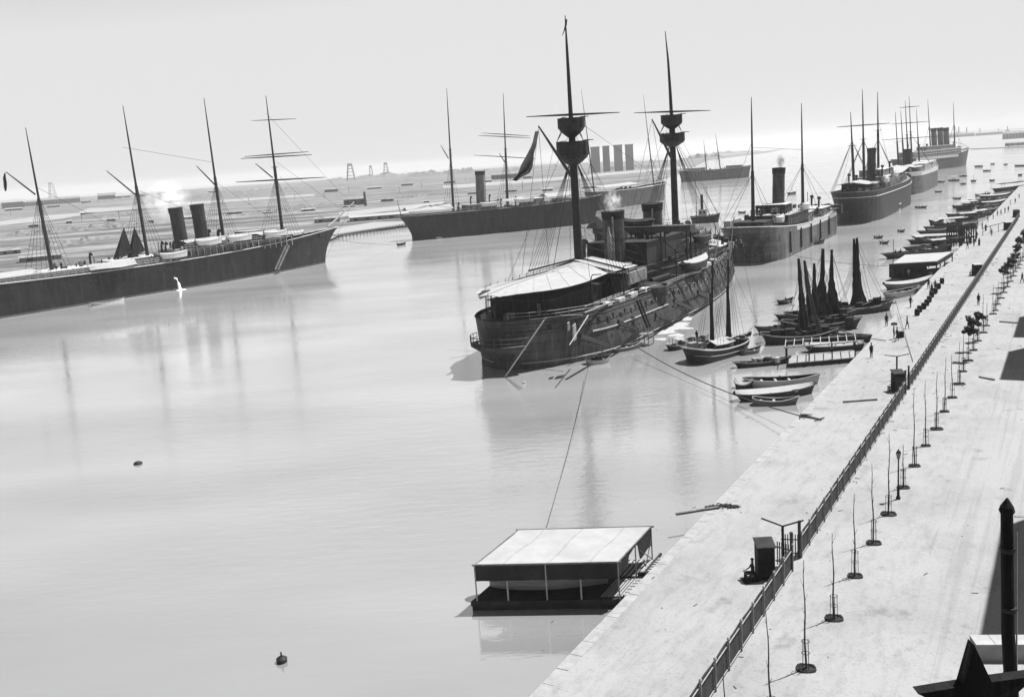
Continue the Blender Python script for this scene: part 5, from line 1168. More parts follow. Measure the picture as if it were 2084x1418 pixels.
# row moored along the quay
mr_ = [(1806, 527, 1936, 510, 3.0, 'd', 'long black lighter with standing men just above the covered landing', dict(hm='boatd', D=1.0, load=9, crew=((.12, 'stand', 'left man standing on the long black lighter'), (.2, 'stand', 'right man standing on the long black lighter'), (.3, 'sit', 'man sitting on the long black lighter')))),
 (1846, 512, 1926, 502, 2.6, 'd', 'cluttered dark boat with a slanting pale sail sheet', dict(can=(.55, .95, 1.4, 'tarp'), load=9)),
 (1853, 497, 1926, 493, 2.6, 'd', 'dark cargo boat heaped with goods', dict(load=12, can=(.1, .35, 1.2, 'canvas'))),
 (1862, 487, 1962, 483, 3.4, 'l', 'broad pale decked barge', dict(hm='boatd', inner='boatl', cover='canvas', rise=.1)),
 (1873, 478, 1958, 474, 2.2, 'd', 'long low black boat below the broad white canopy', dict()),
 (1884, 469, 1944, 465, 2.2, 'd', 'dark boat with two pale thwarts under the broad white canopy', dict(thw=2)),
 (1903, 463, 1958, 459, 3.6, 'c', 'boat with a broad white canopy on dark posts', dict(can=(.05, .98, 1.8, 'canvas'), hm='boatd', load=6)),
 (1894, 459, 1920, 456, 2.0, 'd', 'short dark boat with a raised pointed stern', dict(rise=.9)),
 (1946, 452, 1990, 448, 3.4, 'c', 'boat under a peaked white tent canopy', dict(can=(.05, .8, 1.9, 'canvas'), hm='boatd', load=5)),
 (1929, 442, 1985, 439, 2.0, 'd', 'thin black boat reaching out beyond the tent boat', dict()),
 (1975, 446, 2006, 441, 2.6, 'c', 'small boat with a square white canopy', dict(can=(.1, .9, 1.7, 'canvas'), load=3)),
 (1948, 431, 1984, 428, 4.2, 'c', 'high sided dark launch with a white roof', dict(can=(.0, 1.0, 1.9, 'canvas'), hm='boatd', D=1.6, inner='boatd')),
 (1952, 437, 2028, 431, 2.2, 'w', 'long white gunwaled boat', dict(rim='boatl', thw=4)),
 (1984, 433, 2034, 427, 2.2, 'w', 'pale boat with white rails', dict(hm='boatm', rim='boatl', thw=4)),
 (1990, 426, 2022, 420, 2.4, 'd', 'dark boat heaped with sacks', dict(load=9)),
 (1962, 420, 2010, 416, 2.4, 'd', 'dark boat with a mast leaning', dict(load=6, mastpx=(1990, 398))),
 (1975, 412, 2030, 408, 3.2, 'd', 'wide dark boat packed against its neighbours', dict(load=9)),
 (2000, 418, 2048, 412, 2.6, 'w', 'pale covered boat close to the quay wall', dict(cover='tarp')),
 (1996, 404, 2056, 399, 3.0, 'w', 'long pale decked boat beyond the sacks', dict(cover='canvas')),
 (2015, 412, 2060, 405, 2.6, 'd', 'black boat tucked against the far quay', dict(load=6)),
 (2002, 399, 2014, 398, 2.4, 'd', 'small dark boat with standing crew at the outer end', dict(crew=((.3, 'stand', 'left man standing in the outermost small dark boat'), (.7, 'stand', 'right man standing in the outermost small dark boat')))),
 (2030, 399, 2074, 393, 2.8, 'd', 'dark loaded boat below the dark roofed barge', dict(load=8)),
 (2026, 391, 2082, 384, 5.0, 'c', 'dark roofed barge, farthest of the moored row', dict(can=(.02, .98, 2.2, 'clothd'), D=1.2, load=9)),
 (2050, 405, 2084, 398, 2.4, 'w', 'pale boat at the far quay near the frame edge', dict(rim='boatl')),
 (1868, 490, 1934, 487, 2.2, 'd', 'narrow black boat with three thwarts nestled below the broad pale decked barge', dict(thw=3)),
 (1920, 497, 1962, 490, 2.6, 'd', 'stubby black boat heaped with sacks at the quay foot of the row', dict(load=9)),
 (1890, 474, 1926, 472, 2.0, 'w', 'short pale dinghy wedged between two long black boats', dict(hm='boatm', rim='boatl', thw=2)),
 (1952, 466, 1990, 460, 2.4, 'd', 'black boat with a low tarpaulin hut', dict(can=(.3, .8, 1.0, 'clothd'), load=6)),
 (1935, 447, 1962, 444, 2.2, 'w', 'little white hulled boat outside the tent canopy boat', dict(hm='boatl', thw=2)),
 (1990, 441, 2030, 436, 2.4, 'd', 'tarred boat full of casks near the square canopy', dict(load=12)),
 (1940, 424, 1968, 422, 2.2, 'd', 'short black boat outside the white roofed launch', dict(thw=2)),
 (2020, 424, 2052, 418, 2.2, 'd', 'tarred boat between two pale ones close under the quay', dict(load=6)),
 (1985, 400, 2004, 399, 2.0, 'w', 'small pale boat left of the standing crew', dict(hm='boatl', thw=1)),
 (2052, 396, 2086, 389, 2.6, 'd', 'tarred boat touching the dark roofed barge', dict(load=9)),
 (1806, 590, 1896, 577, 2.3, 'w', 'long white decked boat moored just below the covered landing', dict(hm='boatm', inner='boatl', cover='canvas', rim='boatm', rise=.4)),
 (1804, 608, 1868, 596, 2.3, 'w', 'grey open boat with four dark bays beside the rightmost sailing boat', dict(hm='boatl', inner='boatd', thw=4, rim='boatl', D=.9)),
 (1862, 598, 1894, 592, 1.9, 'd', 'dark boat touching the quay below the group of men', dict(hm='boatm', thw=2, rim='boatl'))]
for (x0, y0, x1, y1, bm, st, lab, kw) in mr_:
    kw = dict(kw); kw.setdefault('D', .8); boat((x0, y0), (x1, y1), bm, lab + (' in the moored row' if 'row' not in lab and len(lab.split()) < 13 else ''), name='moored_boat', cat='boat', grp='boats moored along the quay', **kw)
tag(MB().lathe((0, 0, 0), [(.03, -.2), (.3, -.1), (.32, .22), (.15, .34), (.06, .36)], 12).tube([(0, 0, .3), (0, 0, .6)], .05, 5).build('mooring_buoy', M['iron'], None, loc=G(574, 1346, 0)), 'small dark mooring buoy alone in the foreground water at lower left', 'buoy')
tag(MB().lathe((0, 0, 0), [(.03, -.2), (.45, -.1), (.42, .16), (.25, .26), (.03, .28)], 12).build('mooring_buoy', M['iron'], None, loc=G(281, 944, 0)), 'low dark buoy alone on the open water at the left', 'buoy')
tag(MB().lathe((0, 0, 0), [(.03, -.1), (.22, 0), (.22, .15), (.03, .3)], 10).build('net_float', M['canvas'], None, loc=G(1067, 780, 0)), 'small white float in the water below the battleship stern', 'float')

# ------------------------------------------------------------------ schooner
sA, sB = G(1430, 742), G(1533, 712); d = sB - sA; SF = Frame(sA + V((-d.y, d.x, 0)).normalized() * 1.6, math.degrees(math.atan2(d.y, d.x)))
t = thing('schooner', 'two masted dark wooden schooner lying between the battleship bow and the quay', 'schooner', SF.o, SF.a)
h, zd, pt, us = hullpart(t, [M['boatd'], M['deck'], M['railp']], L=11.6, B=4.0, sheer=(2.1, 1.25, 2.0), draft=.5, over=.7, rake=1.2, a=.16, b=.34, bul=.45, pa=2.4)
k = MB(); k.tube([pt(u, .62, -1) + V((0, -.03, 0)) for u in us[1:-1]], .045, 4); k.build('sheer_line', M['railp'], h)
def smast(px0, px1, px2, xx):
    b_ = SF.on(*px0); a1 = SF.on(*px1); a2 = SF.on(*px2)
    MB().tube([V((b_.x, 0, .6)), a1], [.17, .13], 8).build('mast', M['mast'], t); MB().tube([a1 - V((0, 0, .8)) + V((.1, 0, 0)), a2], [.09, .04], 6).build('topmast', M['spar'], t)
    s = MB(); s.beam(a1 + V((0, -.7, 0)), a1 + V((0, .7, 0)), .15, .08)
    for sd in (-1, 1):
        for j in (-1, -.4, .3): s.line(a1, (b_.x + j, sd * 1.9, 1.3), .022)
        s.line(a2, (a1.x, sd * .7, a1.z), .018)
    s.build('shrouds', M['rope'], t); return b_, a1, a2
q1 = smast((1448, 712), (1450, 532), (1466, 464), 0); q2 = smast((1481, 689), (1482, 529), (1494, 440), 0)
MB().tube([V((q1[0].x + .2, 0, 1.9)), V((q1[0].x + 3.6, .1, 2.3))], .12, 6).build('boom', M['spar'], t)
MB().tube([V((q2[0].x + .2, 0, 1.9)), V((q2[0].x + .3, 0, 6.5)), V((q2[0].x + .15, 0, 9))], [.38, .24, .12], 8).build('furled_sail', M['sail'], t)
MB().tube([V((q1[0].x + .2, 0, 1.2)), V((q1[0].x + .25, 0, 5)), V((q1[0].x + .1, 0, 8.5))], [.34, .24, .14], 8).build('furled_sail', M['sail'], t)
awning(t, [[V((3.2, -1.5, 1.9)), V((3.2, 0, 2.5)), V((3.2, 1.5, 1.9))], [V((7, -1.6, 1.9)), V((7, 0, 2.4)), V((7, 1.6, 1.9))]], sub=2, sag=.1)
MB().tube([V((11.4, 0, 1.9)), V((14.0, 0, 3.2))], [.12, .06], 6).build('bowsprit', M['spar'], t)
stays(t, [(q2[1], V((13.9, 0, 3.1))), (q2[2], V((13.9, 0, 3.15))), (q1[1], V((q2[0].x, 0, 2))), (q2[1], V((11, 0, 2)))], r_=.022)
clutter(t, .3, 10.5, 1.2, .9, 30, 33, mats=('wood', 'woodd', 'railp'))
MB().lathe((9.5, 0, 1.2), [(.55, 0), (.6, .3), (.2, .5)], 10).build('rope_coil', M['ropel'], t)
# ------------------------------------------------------------------ lateen sailing boats
def felucca(A, B, beam, lab, masts, seed):
    a_, b_ = G(*A), G(*B); d = b_ - a_; L_ = d.length; an = math.atan2(d.y, d.x); fr = Frame(a_, math.degrees(an))
    t = thing('sailing_boat', lab, 'sailing boat', a_, an, 'dark lateen boats by the quay')
    h, zd, pt, us = hullpart(t, [M['boatd'], M['woodd'], M['boatm']], L=L_, B=beam, sheer=(1.5, .95, 1.7), draft=.4, over=.7, rake=.9, a=.25, b=.4, bul=.3, n=16)
    rr = random.Random(seed)
    clutter(t, .1 * L_, .9 * L_, beam * .3, .55, 30, seed, mats=('woodd', 'boatd', 'boatd'), name='cargo')
    for (x, px_t, w_, side) in masts:
        tp = perp(fr, *px_t, L_ * x) ; lean = V((tp.x, tp.y * .0 + tp.y, tp.z)); b0 = V((L_ * x, 0, .5))
        MB().tube([b0, b0.lerp(tp, .5), tp], [.16, .12, .05], 7).build('mast', M['mast'], t)
        MB().lathe(tp - V((0, 0, .5)), [(.04, 0), (.13, .1), (.13, .35), (.03, .5)], 6).build('masthead', M['mast'], t)
        # long yard with brailed sail gathered on it, hanging in folds to the deck
        g = []; n = 14
        for i in range(n + 1):
            q = i / n; c = tp.lerp(b0, q); R_ = (.13 + .2 * q + .52 * w_ * max(0, q - .3) ** 1.6) * rr.uniform(.85, 1.2)
            ring = []
            for j in range(14):
                a2 = 2 * math.pi * j / 14; fold = 1 + .22 * math.sin(a2 * 5 + q * 3 + seed)
                ring.append(c + V((math.cos(a2) * R_ * fold * 1.35 + side * w_ * max(0, q - .3) ** 1.8 * .5, math.sin(a2) * R_ * fold * .55, 0)))
            g.append(ring)
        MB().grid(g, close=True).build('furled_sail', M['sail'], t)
        s = MB()
        for j in range(5): s.line(tp.lerp(b0, .1 * j) - V((0, 0, .3)), (L_ * min(1.0, max(0.0, x - side * (.1 + .12 * j))), beam * .3 * (1 if j % 2 else -1), 1.1), .02, sag=.5 + .1 * j)
        for j in range(3): s.line(tp - V((0, 0, .4)), (L_ * min(.97, max(.03, x + side * (.18 + .13 * j))), beam * .35 * (1 if j % 2 else -1), 1.0), .022)
        s.build('rigging', M['rope'], t)
    return t
felucca((1558, 699), (1700, 690), 3.4, 'nearest dark sailing boat, with two tall furled masts at the left of the cluster', [(.56, (1625, 526), .9, 1), (.70, (1637, 530), 1.4, 1)], 3)
felucca((1600, 672), (1742, 668), 3.2, 'dark sailing boat with one short mast behind the nearest sailing boat', [(.42, (1657, 536), .5, 1)], 4)
felucca((1605, 655), (1735, 650), 3.2, 'dark sailing boat in the middle of the cluster with spreading furled sails', [(.52, (1675, 506), 2.6, -1), (.66, (1693, 508), 2.2, 1)], 5)
felucca((1640, 640), (1760, 636), 3.2, 'dark sailing boat half hidden behind the middle of the cluster', [], 6)
felucca((1690, 642), (1810, 630), 3.6, 'rightmost sailing boat with twin mastheads and long drooping rigging', [(.42, (1738, 486), 2.6, 1), (.47, (1744, 484), 1.6, 1)], 7)
boat((1545, 680), (1640, 664), 1.8, 'narrow dark boat poking out left of the sailing boats', 'boatd', 'boatd', .6, 2, load=4, rise=.7)
boat((1585, 652), (1660, 640), 1.7, 'second narrow dark boat behind the one poking out left', 'boatd', 'boatd', .5, 2, load=3, rise=.5)
# ------------------------------------------------------------------ floating bathing house
c0 = G(958, 1224, .6); c1 = G(1262, 1219, .6); an = math.atan2(c1.y - c0.y, c1.x - c0.x); W = (c1 - c0).length
t = thing('bathing_house', 'floating bathing house with flat white canvas roof and dark skirt in the foreground', 'floating shed', (c0.x, c0.y, 0), an)
sx, sy = .385, 1.0   # side direction (parallel to the quay)
def BP(x, y, z): return V((x + y * sx, y, z))
def prism(mb, x0, x1, y0, y1, z0, z1, mi=0):
    vs = [BP(x, y, z) for z in (z0, z1) for x, y in ((x0, y0), (x1, y0), (x1, y1), (x0, y1))]; mb.add(vs, [(3, 2, 1, 0), (4, 5, 6, 7), (0, 1, 5, 4), (1, 2, 6, 5), (2, 3, 7, 6), (3, 0, 4, 7)], mi); return mb
k = MB(); 
for i in range(14): prism(k, 0, W, i * .42, i * .42 + .4, .32, .6)
k.build('raft_deck', M['woodd'], t)
k = MB(); prism(k, .05, W - .05, 0.05, 5.7, -.35, .3); k.build('pontoon', M['woodd'], t)
zr = 2.95; g = []
for i in range(9):
    y = .1 + i * .7; g.append([BP(.35 + j * (8.75 / 10), y, zr + .10 * math.sin(j * .9) * math.sin(i * .8) - (.05 if 0 < i < 8 else 0) + .0) for j in range(11)])
MB().grid(g).build('roof_canvas', M['canvas'], t, solid=.03)
k = MB()
for j in (2, 5, 8): k.tube([V((p.x, p.y, p.z + .03)) for p in [r_[j] for r_ in g]], .015, 4)
k.build('roof_seam', M['tarp'], t)
k = MB(); sk = lambda pts, zt, zb: k.grid([[V((p.x + .02 * math.sin(i * 2.1), p.y + .03 * math.sin(i * 1.7), zb)) for i, p in enumerate(pts)], [V((p.x, p.y, zt)) for p in pts]])
fr_ = [BP(.35 + j * (8.75 / 20), .1, 0) for j in range(21)]; sk(fr_, zr - .02, zr - 1.05)
k.build('front_skirt', M['flag'], t, solid=.02)
k = MB(); e = [BP(9.1, .1 + j * .35, 0) for j in range(17)]
k.grid([[V((p.x, p.y, zr - (.95 if i < 5 else (.25 if i < 10 else 1.3)) + .08 * math.sin(i))) for i, p in enumerate(e)], [V((p.x, p.y, zr - .02)) for p in e]]); k.build('end_skirt', M['flag'], t, solid=.02)
k = MB()
for x in (.35, 4.7, 9.1):
    for y in (.1, 2.9, 5.7): p = BP(x, y, .6); k.box((p.x, p.y, (.6 + zr) / 2), (.08, .08, zr - .6))
for x in (2.3, 6.8): p = BP(x, .1, .6); k.box((p.x, p.y, 1.25), (.1, .1, 1.3))
k.each('post', M['spar'], t)
k = MB()
for y in (.1, 5.7): k.beam(BP(.2, y, zr), BP(9.3, y, zr), .08, .1)
for x in (.35, 9.1): k.beam(BP(x, 0, zr - .01), BP(x, 5.8, zr - .01), .07, .07)
k.build('roof_frame', M['wood'], t)
k = MB()
k.beam(BP(9.1, 5.7, .7), BP(9.1, 3.6, 2.2), .05, .05); k.beam(BP(9.1, 4.5, .7), BP(9.1, 5.7, 2.2), .05, .05); k.each('brace', M['wood'], t)
# planked gangway to the quay
k = MB()
for i in range(9): prism(k, 7.9 + i * .2, 8.02 + i * .2, .25, 2.7, .64, .7)
for i in range(8): prism(k, 9.25, 9.55 + .38 + i * .0 + .16 * (i * .36 + 3.0 - 1), 3.0 + i * .36, 3.2 + i * .36, .66, .74)
for i in range(6): prism(k, 7.4 + i * .32, 7.6 + i * .32, 3.1, 5.6, .64, .7)
for i in range(6): prism(k, 9.2, 9.5 + i * .08, .35 + i * .4, .6 + i * .4, .66, .74)
k.each('gangway_plank', M['woodl'], t); k = MB()
for y in (.4, 2.5): k.beam(BP(9.1, y, .62), BP(12.4, y, .66), .14, .14)
k.beam(BP(9.2, 2.85, .95), BP(12.2, 2.85, .95), .2, .22); k.beam(BP(9.4, 3, .7), BP(9.4, 6.5, .7), .14, .14); k.beam(BP(11.3, 3, .7), BP(11.3, 6.5, .7), .14, .14)
k.each('gangway_beam', M['woodd'], t)
o = boat((985, 1213), (1232, 1212), 1.7, 'pale rowing boat sheltered under the roof of the bathing house', 'boatl', 'boatm', .75, 3, rim='boatl', rise=.35, z=.7)
o.location = c0 + V((math.cos(an) * .9 - math.sin(an) * 2.2, math.sin(an) * .9 + math.cos(an) * 2.2, .32)); o.rotation_euler = (0, 0, an)
# ------------------------------------------------------------------ open timber shelter
pA = G(1603, 739, .6); pB = G(1742, 727, .6); d = pB - pA; an = math.atan2(d.y, d.x); Lp = d.length
t = thing('timber_shelter', 'open timber frame shelter without covering on a floating landing stage', 'shelter', (pA.x, pA.y, 0), an)
pf = Frame(pA, math.degrees(an)); dp = 4.2; sk_ = .4
def PP(x, y, z): return V((x + y * sk_, y, z))
k = MB()
for i in range(10): k.add([PP(0, i * .42, .6), PP(Lp, i * .42, .6), PP(Lp, i * .42 + .39, .6), PP(0, i * .42 + .39, .6), PP(0, i * .42, .5), PP(Lp, i * .42, .5), PP(Lp, i * .42 + .39, .5), PP(0, i * .42 + .39, .5)], [(0, 1, 2, 3), (7, 6, 5, 4), (0, 4, 5, 1), (2, 6, 7, 3), (1, 5, 6, 2), (0, 3, 7, 4)])
k.build('stage_deck', M['woodl'], t)
k = MB(); k.add([PP(x, y, z) for z in (-.4, .49) for x, y in ((.05, .0), (Lp, .0), (Lp, dp), (.05, dp))], [(3, 2, 1, 0), (4, 5, 6, 7), (0, 1, 5, 4), (1, 2, 6, 5), (2, 3, 7, 6), (3, 0, 4, 7)]); k.build('pontoon', M['woodd'], t)
zt = 2.45; k = MB(); np_ = 4
for i in range(np_):
    for y in (.2, dp - .2):
        x = -.2 + (Lp + .1) * i / (np_ - 1); p = PP(x, y, 0); k.box((p.x, p.y, (.5 + zt) / 2), (.12, .12, zt - .5))
k.each('post', M['woodd'], t); k = MB()
for y in (.2, dp - .2): k.beam(PP(-.4, y, zt + .06), PP(Lp + .2, y, zt + .06), .12, .14)
for i in range(9): x = -.3 + (Lp + .3) * i / 8; k.beam(PP(x, 0, zt + .2), PP(x, dp, zt + .2), .09, .1)
k.each('roof_beam', M['railp'], t); k = MB()
for i in range(1, np_ - 1):
    x = -.2 + (Lp + .1) * i / (np_ - 1)
    for s_ in (-1, 1): k.beam(PP(x, .2, zt - .6), PP(x + s_ * .55, .2, zt), .07, .07)
k.each('brace', M['wood'], t)
# ------------------------------------------------------------------ covered landing
pA = G(1802, 571, .6); pB = G(1912, 559, .6); d = pB - pA; an = math.atan2(d.y, d.x); Lp = d.length
t = thing('covered_landing', 'covered landing stage with flat pale roof and dark open sides at the quay', 'landing stage', (pA.x, pA.y, 0), an)
pf = Frame(pA, math.degrees(an)); zr = 3.3
rc = [pf.at(1815, 538, zr), pf.at(1906, 533, zr), pf.at(1938, 514, zr), pf.at(1842, 520, zr)]
MB().add([V((p.x, p.y, zr)) for p in rc] + [V((p.x, p.y, zr + .15)) for p in rc], [(3, 2, 1, 0), (4, 5, 6, 7), (0, 1, 5, 4), (1, 2, 6, 5), (2, 3, 7, 6), (3, 0, 4, 7)]).build('roof', M['canvas'], t)
k = MB(); k.grid([[V((rc[0].x, rc[0].y, zr - .75)), V((rc[1].x, rc[1].y, zr - .75)), V((rc[2].x, rc[2].y, zr - .75))], [V((rc[0].x, rc[0].y, zr)), V((rc[1].x, rc[1].y, zr)), V((rc[2].x, rc[2].y, zr))]]); k.build('skirt', M['flag'], t, solid=.04)
k = MB()
for e0, e1, n in ((0, 1, 5), (3, 2, 5), (1, 2, 3)):
    for i in range(n): p = rc[e0].lerp(rc[e1], i / (n - 1)); k.box((p.x, p.y, (.6 + zr) / 2), (.16, .16, zr - .6))
k.each('post', M['woodd'], t)
y1_ = rc[2].y; o = [V((0, 0, 0)), V((Lp, 0, 0)), V((rc[2].x + .5, y1_, 0)), V((rc[3].x - .5, y1_, 0))]
MB().add([V((p.x, p.y, -.4)) for p in o] + [V((p.x, p.y, .6)) for p in o], [(3, 2, 1, 0), (4, 5, 6, 7), (0, 1, 5, 4), (1, 2, 6, 5), (2, 3, 7, 6), (3, 0, 4, 7)]).build('stage_deck', M['woodd'], t)
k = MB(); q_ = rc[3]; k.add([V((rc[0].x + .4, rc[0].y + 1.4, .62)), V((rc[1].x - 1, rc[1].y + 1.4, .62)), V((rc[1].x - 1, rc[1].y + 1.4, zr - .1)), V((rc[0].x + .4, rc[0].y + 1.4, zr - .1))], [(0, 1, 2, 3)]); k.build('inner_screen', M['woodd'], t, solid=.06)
MB().tube([V((1.7, .2, .6)), V((1.8, .2, zat(G(1822, 570), 1823, 483)))], [.1, .05], 6).build('mast', M['mast'], t)
person(pf.o + pf.u * 5.5 + pf.n * .8 + V((0, 0, .6)), 'stand', 'man in pale clothes standing under the covered landing', 'clothl', 'clothm', rz=.3)
a_ = G(1953, 497, ZG); t = thing('landing_frame', 'dark timber frame of tall posts and platforms at the quay edge among the moored boats', 'frame', a_, R(25))
k = MB(); rr = random.Random(3)
for i in range(8):
    for j in (0, 1): x = i * .75; k.box((x, j * 3.5, 1.6 + rr.uniform(-.3, .5)), (.2, .2, 4.2 + rr.uniform(-.6, .8)), rr.uniform(-.2, .2))
k.each('post', M['woodd'], t); k = MB()
for y in (0, 3.5): k.beam((-.3, y, 3.2), (5.6, y, 3.2), .18, .22)
for i in range(5): k.beam((i * 1.3, -.3, 3.4), (i * 1.3, 3.8, 3.4), .14, .14)
k.beam((0, 0, .8), (3, 3.5, 3.2), .14, .14); k.beam((5, 0, .4), (2.4, 0, 3.2), .14, .14); k.each('beam', M['woodd'], t)
MB().box((2.6, 1.8, 1.2), (5.6, 3.8, .16)).build('platform', M['woodd'], t)
for i, (x, y) in enumerate([(1975, 497), (1988, 486), (1999, 466), (2006, 470), (2021, 447), (1969, 507)]):
    person(qp(x, y), 'walk' if i % 2 else 'stand', '%s tiny dark porter counting up the quay beside the timber frame' % ORD[i], 'clothd', rz=i * 1.9, robe=i % 3 == 0, grp='porters on the quay')
# ------------------------------------------------------------------ tug
a_, b_ = G(1408, 455), G(1462, 452); d = b_ - a_; TF = Frame(a_, math.degrees(math.atan2(d.y, d.x)))
t = thing('tugboat', 'small dark tug with white wheelhouse and thin funnel in open water right of the battleship', 'tug', TF.o, TF.a); L_ = d.length
h, zd, pt, us = hullpart(t, [M['hull'], M['deck'], M['mastg']], L=L_, B=3.4, sheer=(2.6, 2.4, 3.4), draft=.6, over=.6, rake=.8, a=.2, b=.35, bul=.7, n=16)
for bp_, tp_ in (((1418, 440), (1415, 355)),):
    b1 = TF.on(*bp_); t1 = TF.on(*tp_); MB().tube([V((b1.x, 0, 1.5)), t1], [.12, .05], 6).build('mast', M['mast'], t); stays(t, [(t1, V((0, 0, 3))), (t1, V((L_, 0, 3.4)))], r_=.03)
x = TF.on(1430, 430).x; MB().box((x, 0, 3.3), (3, 2.2, 3.4)).build('wheelhouse', M['white'], t); k = MB()
for dy in (-1.12, 1.12):
    for dx in (-.8, .6): k.box((x + dx, dy, 3.9), (.9, .06, 1.2))
k.each('window', M['glass'], t)
MB().tube([V((x - .2, 0, 4.9)), V((x - .2, 0, TF.on(1429, 396).z))], .5, 12).build('funnel', M['funnel'], t)
MB().box((x + 3.2, 0, 2.4), (2.4, 1.8, 1.4)).build('skylight', M['white'], t); clutter(t, 1, L_ - 1, 1.1, 1.8, 15, 40)
# ------------------------------------------------------------------ far shore (left and centre)
M['shore'] = ground_mat('marshy_shore', 0.21, [(0.028, (5, 1, 1), 8, .40, .58, .4), (0.11, (3, 1, 1), 8, .40, .58, .5), (0.5, (2, 1, 1), 0, .35, .6, .65)])
sp = [(-900, 900), (-60, 640), (120, 560), (400, 520), (600, 500), (680, 486), (700, 472), (832, 456), (900, 448), (1100, 424), (1230, 405), (1385, 352), (1440, 326), (1560, 311), (1640, 298)]
pts = [G(x, y, 0) for x, y in sp]
far = [V((2600, 3800, 0)), V((2600, 7500, 0)), V((-6500, 7500, 0)), V((-6500, 150, 0))]
pts[-1] = G(1600, 303, 0)
poly = pts + [V((500, 2600, 0)), V((300, 5200, 0)), V((-6500, 5200, 0)), V((-6500, 150, 0))]
import mathutils.geometry as mg
tri = mg.tessellate_polygon([[V((p.x, p.y, 0)) for p in poly]])
k = MB(); k.add([V((p.x, p.y, .9)) for p in poly], [tuple(t_) for t_ in tri])
n = len(poly)
for i in range(n - 1): k.add([V((poly[i].x, poly[i].y, -.5)), V((poly[i + 1].x, poly[i + 1].y, -.5)), V((poly[i + 1].x, poly[i + 1].y, .9)), V((poly[i].x, poly[i].y, .9))], [(0, 1, 2, 3)])
o = k.build('far_shore', M['shore']); struct(o)
for p in o.data.polygons:
    pass
# creek and sand flats
def sheet(name, pxs, z, mt):
    P = [G(x, y, z) for x, y in pxs]; tr = mg.tessellate_polygon([[V((p.x, p.y, 0)) for p in P]]); o = MB().add(P, [tuple(t_) for t_ in tr]).build(name, mt); struct(o); return o
M['sand'] = ground_mat('pale_sand', .2, [(0.08, (4, 1, 1), 8, .3, .6, .85)])
sheet('creek_water', [(-60, 462), (0, 450), (110, 437), (200, 432), (330, 420), (180, 424), (160, 432), (165, 438), (120, 446), (0, 459), (-60, 470)], .92, M['sand'])
sheet('sand_flat', [(670, 488), (700, 474), (760, 466), (834, 458), (834, 450), (760, 452), (700, 462), (674, 470)], .93, M['sand'])
sheet('sand_flat', [(180, 424), (420, 409), (640, 395), (640, 399), (420, 414)], .925, M['sand'])
sheet('sand_flat', [(690, 432), (800, 420), (905, 410), (900, 416), (800, 428), (692, 442)], .925, M['sand'])
sheet('sand_flat', [(900, 378), (1120, 362), (1400, 338), (1400, 342), (1120, 368), (905, 384)], .925, M['sand'])
# timber piling along the jetty
def AB(x0, x1, y, z=.9):
    a_ = G(x0, y, z); rt = V((a_.y, -a_.x, 0)).normalized(); return a_, a_ + rt * ((x1 - x0) / FPX * a_.length * 1.0)
t = thing('piled_jetty', 'low pale jetty on closely spaced dark piles between the two left steamships', 'jetty', (0, 0, 0))
a_, b_ = G(668, 487), G(838, 460); MB().beam(a_ + V((0, 0, 1.6)), b_ + V((0, 0, 1.6)), 2.2, .5).build('deck', M['woodl'], t)
k = MB().tube([V((a_.x, a_.y, -.5)), V((a_.x, a_.y, 1.5))], .3, 6); first = None
for i in range(26):
    c = a_.lerp(b_, i / 25)
    kk = MB().tube([V((0, 0, -2.0)), V((0, 0, 0))], .32, 6) if first is None else None
    if first is None: first = kk.build('pile', M['wood'], t); o = first
    else: o = first.copy(); COL.objects.link(o); o.parent = t
    o.location = (c.x, c.y - .9, 1.4)
# sheds, heaps, towers
def shed(x0, x1, yb, yt, lab, rm='roof', wm='house', name='shed', cat='shed', depth=None, gable=True):
    a_, b_ = AB(x0, x1, yb); d = b_ - a_; L_ = d.length; an = math.atan2(d.y, d.x); h_ = max(1.5, zat(a_, x0, yt) - .9); D_ = depth or min(L_ * .45, 16)
    t = thing(name, lab, cat, a_, an); MB().box((L_ / 2, D_ / 2, h_ * .35), (L_, D_, h_ * .7)).build('walls', M[wm], t)
    z0 = h_ * .7
    MB().add([(-.3, -.3, z0), (L_ + .3, -.3, z0), (L_ + .3, D_ + .3, z0), (-.3, D_ + .3, z0), (-.3, D_ / 2, h_), (L_ + .3, D_ / 2, h_)], [(0, 1, 5, 4), (2, 3, 4, 5), (0, 4, 3), (1, 2, 5), (3, 2, 1, 0)]).build('roof', M[rm], t)
    k = MB(); n = max(2, int(L_ / 6))
    for i in range(n): k.box(((i + .5) * L_ / n, -.05, h_ * .35), (L_ / n * .3, .2, h_ * .4))
    k.each('doorway', M['housed'], t); return t
sh = [(4, 40, 425, 408, 'leftmost dark shed on the far shore'), (42, 80, 421, 409, 'pale hut right of the leftmost dark shed'), (84, 150, 418, 404, 'long low dark shed on the far shore behind the aftermost mast'), (200, 232, 411, 394, 'pale gabled house left of the second mast'), (236, 262, 409, 396, 'pale gabled house touching the second mast'), (275, 330, 405, 393, 'low shed right of the second mast'),
      (700, 745, 419, 402, 'shed with a tall thin chimney stack between the two left steamships'), (640, 690, 455, 443, 'long white sided shed behind the left steamship bow'), (712, 830, 452, 440, 'long windowed quay shed behind the piled jetty'), (1000, 1060, 366, 353, 'low shed behind the middle steamship foremast'), (40, 110, 535, 522, 'low grey roof on the shore just behind the left steamship stern'), (0, 34, 520, 508, 'low pale roof on the shore at the left edge')]
for i, (x0, x1, yb, yt, lab) in enumerate(sh): shed(x0, x1, yb, yt, lab, 'roof' if i % 4 else 'canvas', 'house' if i % 3 else 'mastg')
MB_ = MB().lathe((0, 0, 0), [(1.3, 0), (.8, 11)], 12); tag(MB_.build('chimney', M['mastg'], None, loc=G(744, 419, .9)), 'thin dark chimney stack on the shore between the two left steamships', 'chimney')
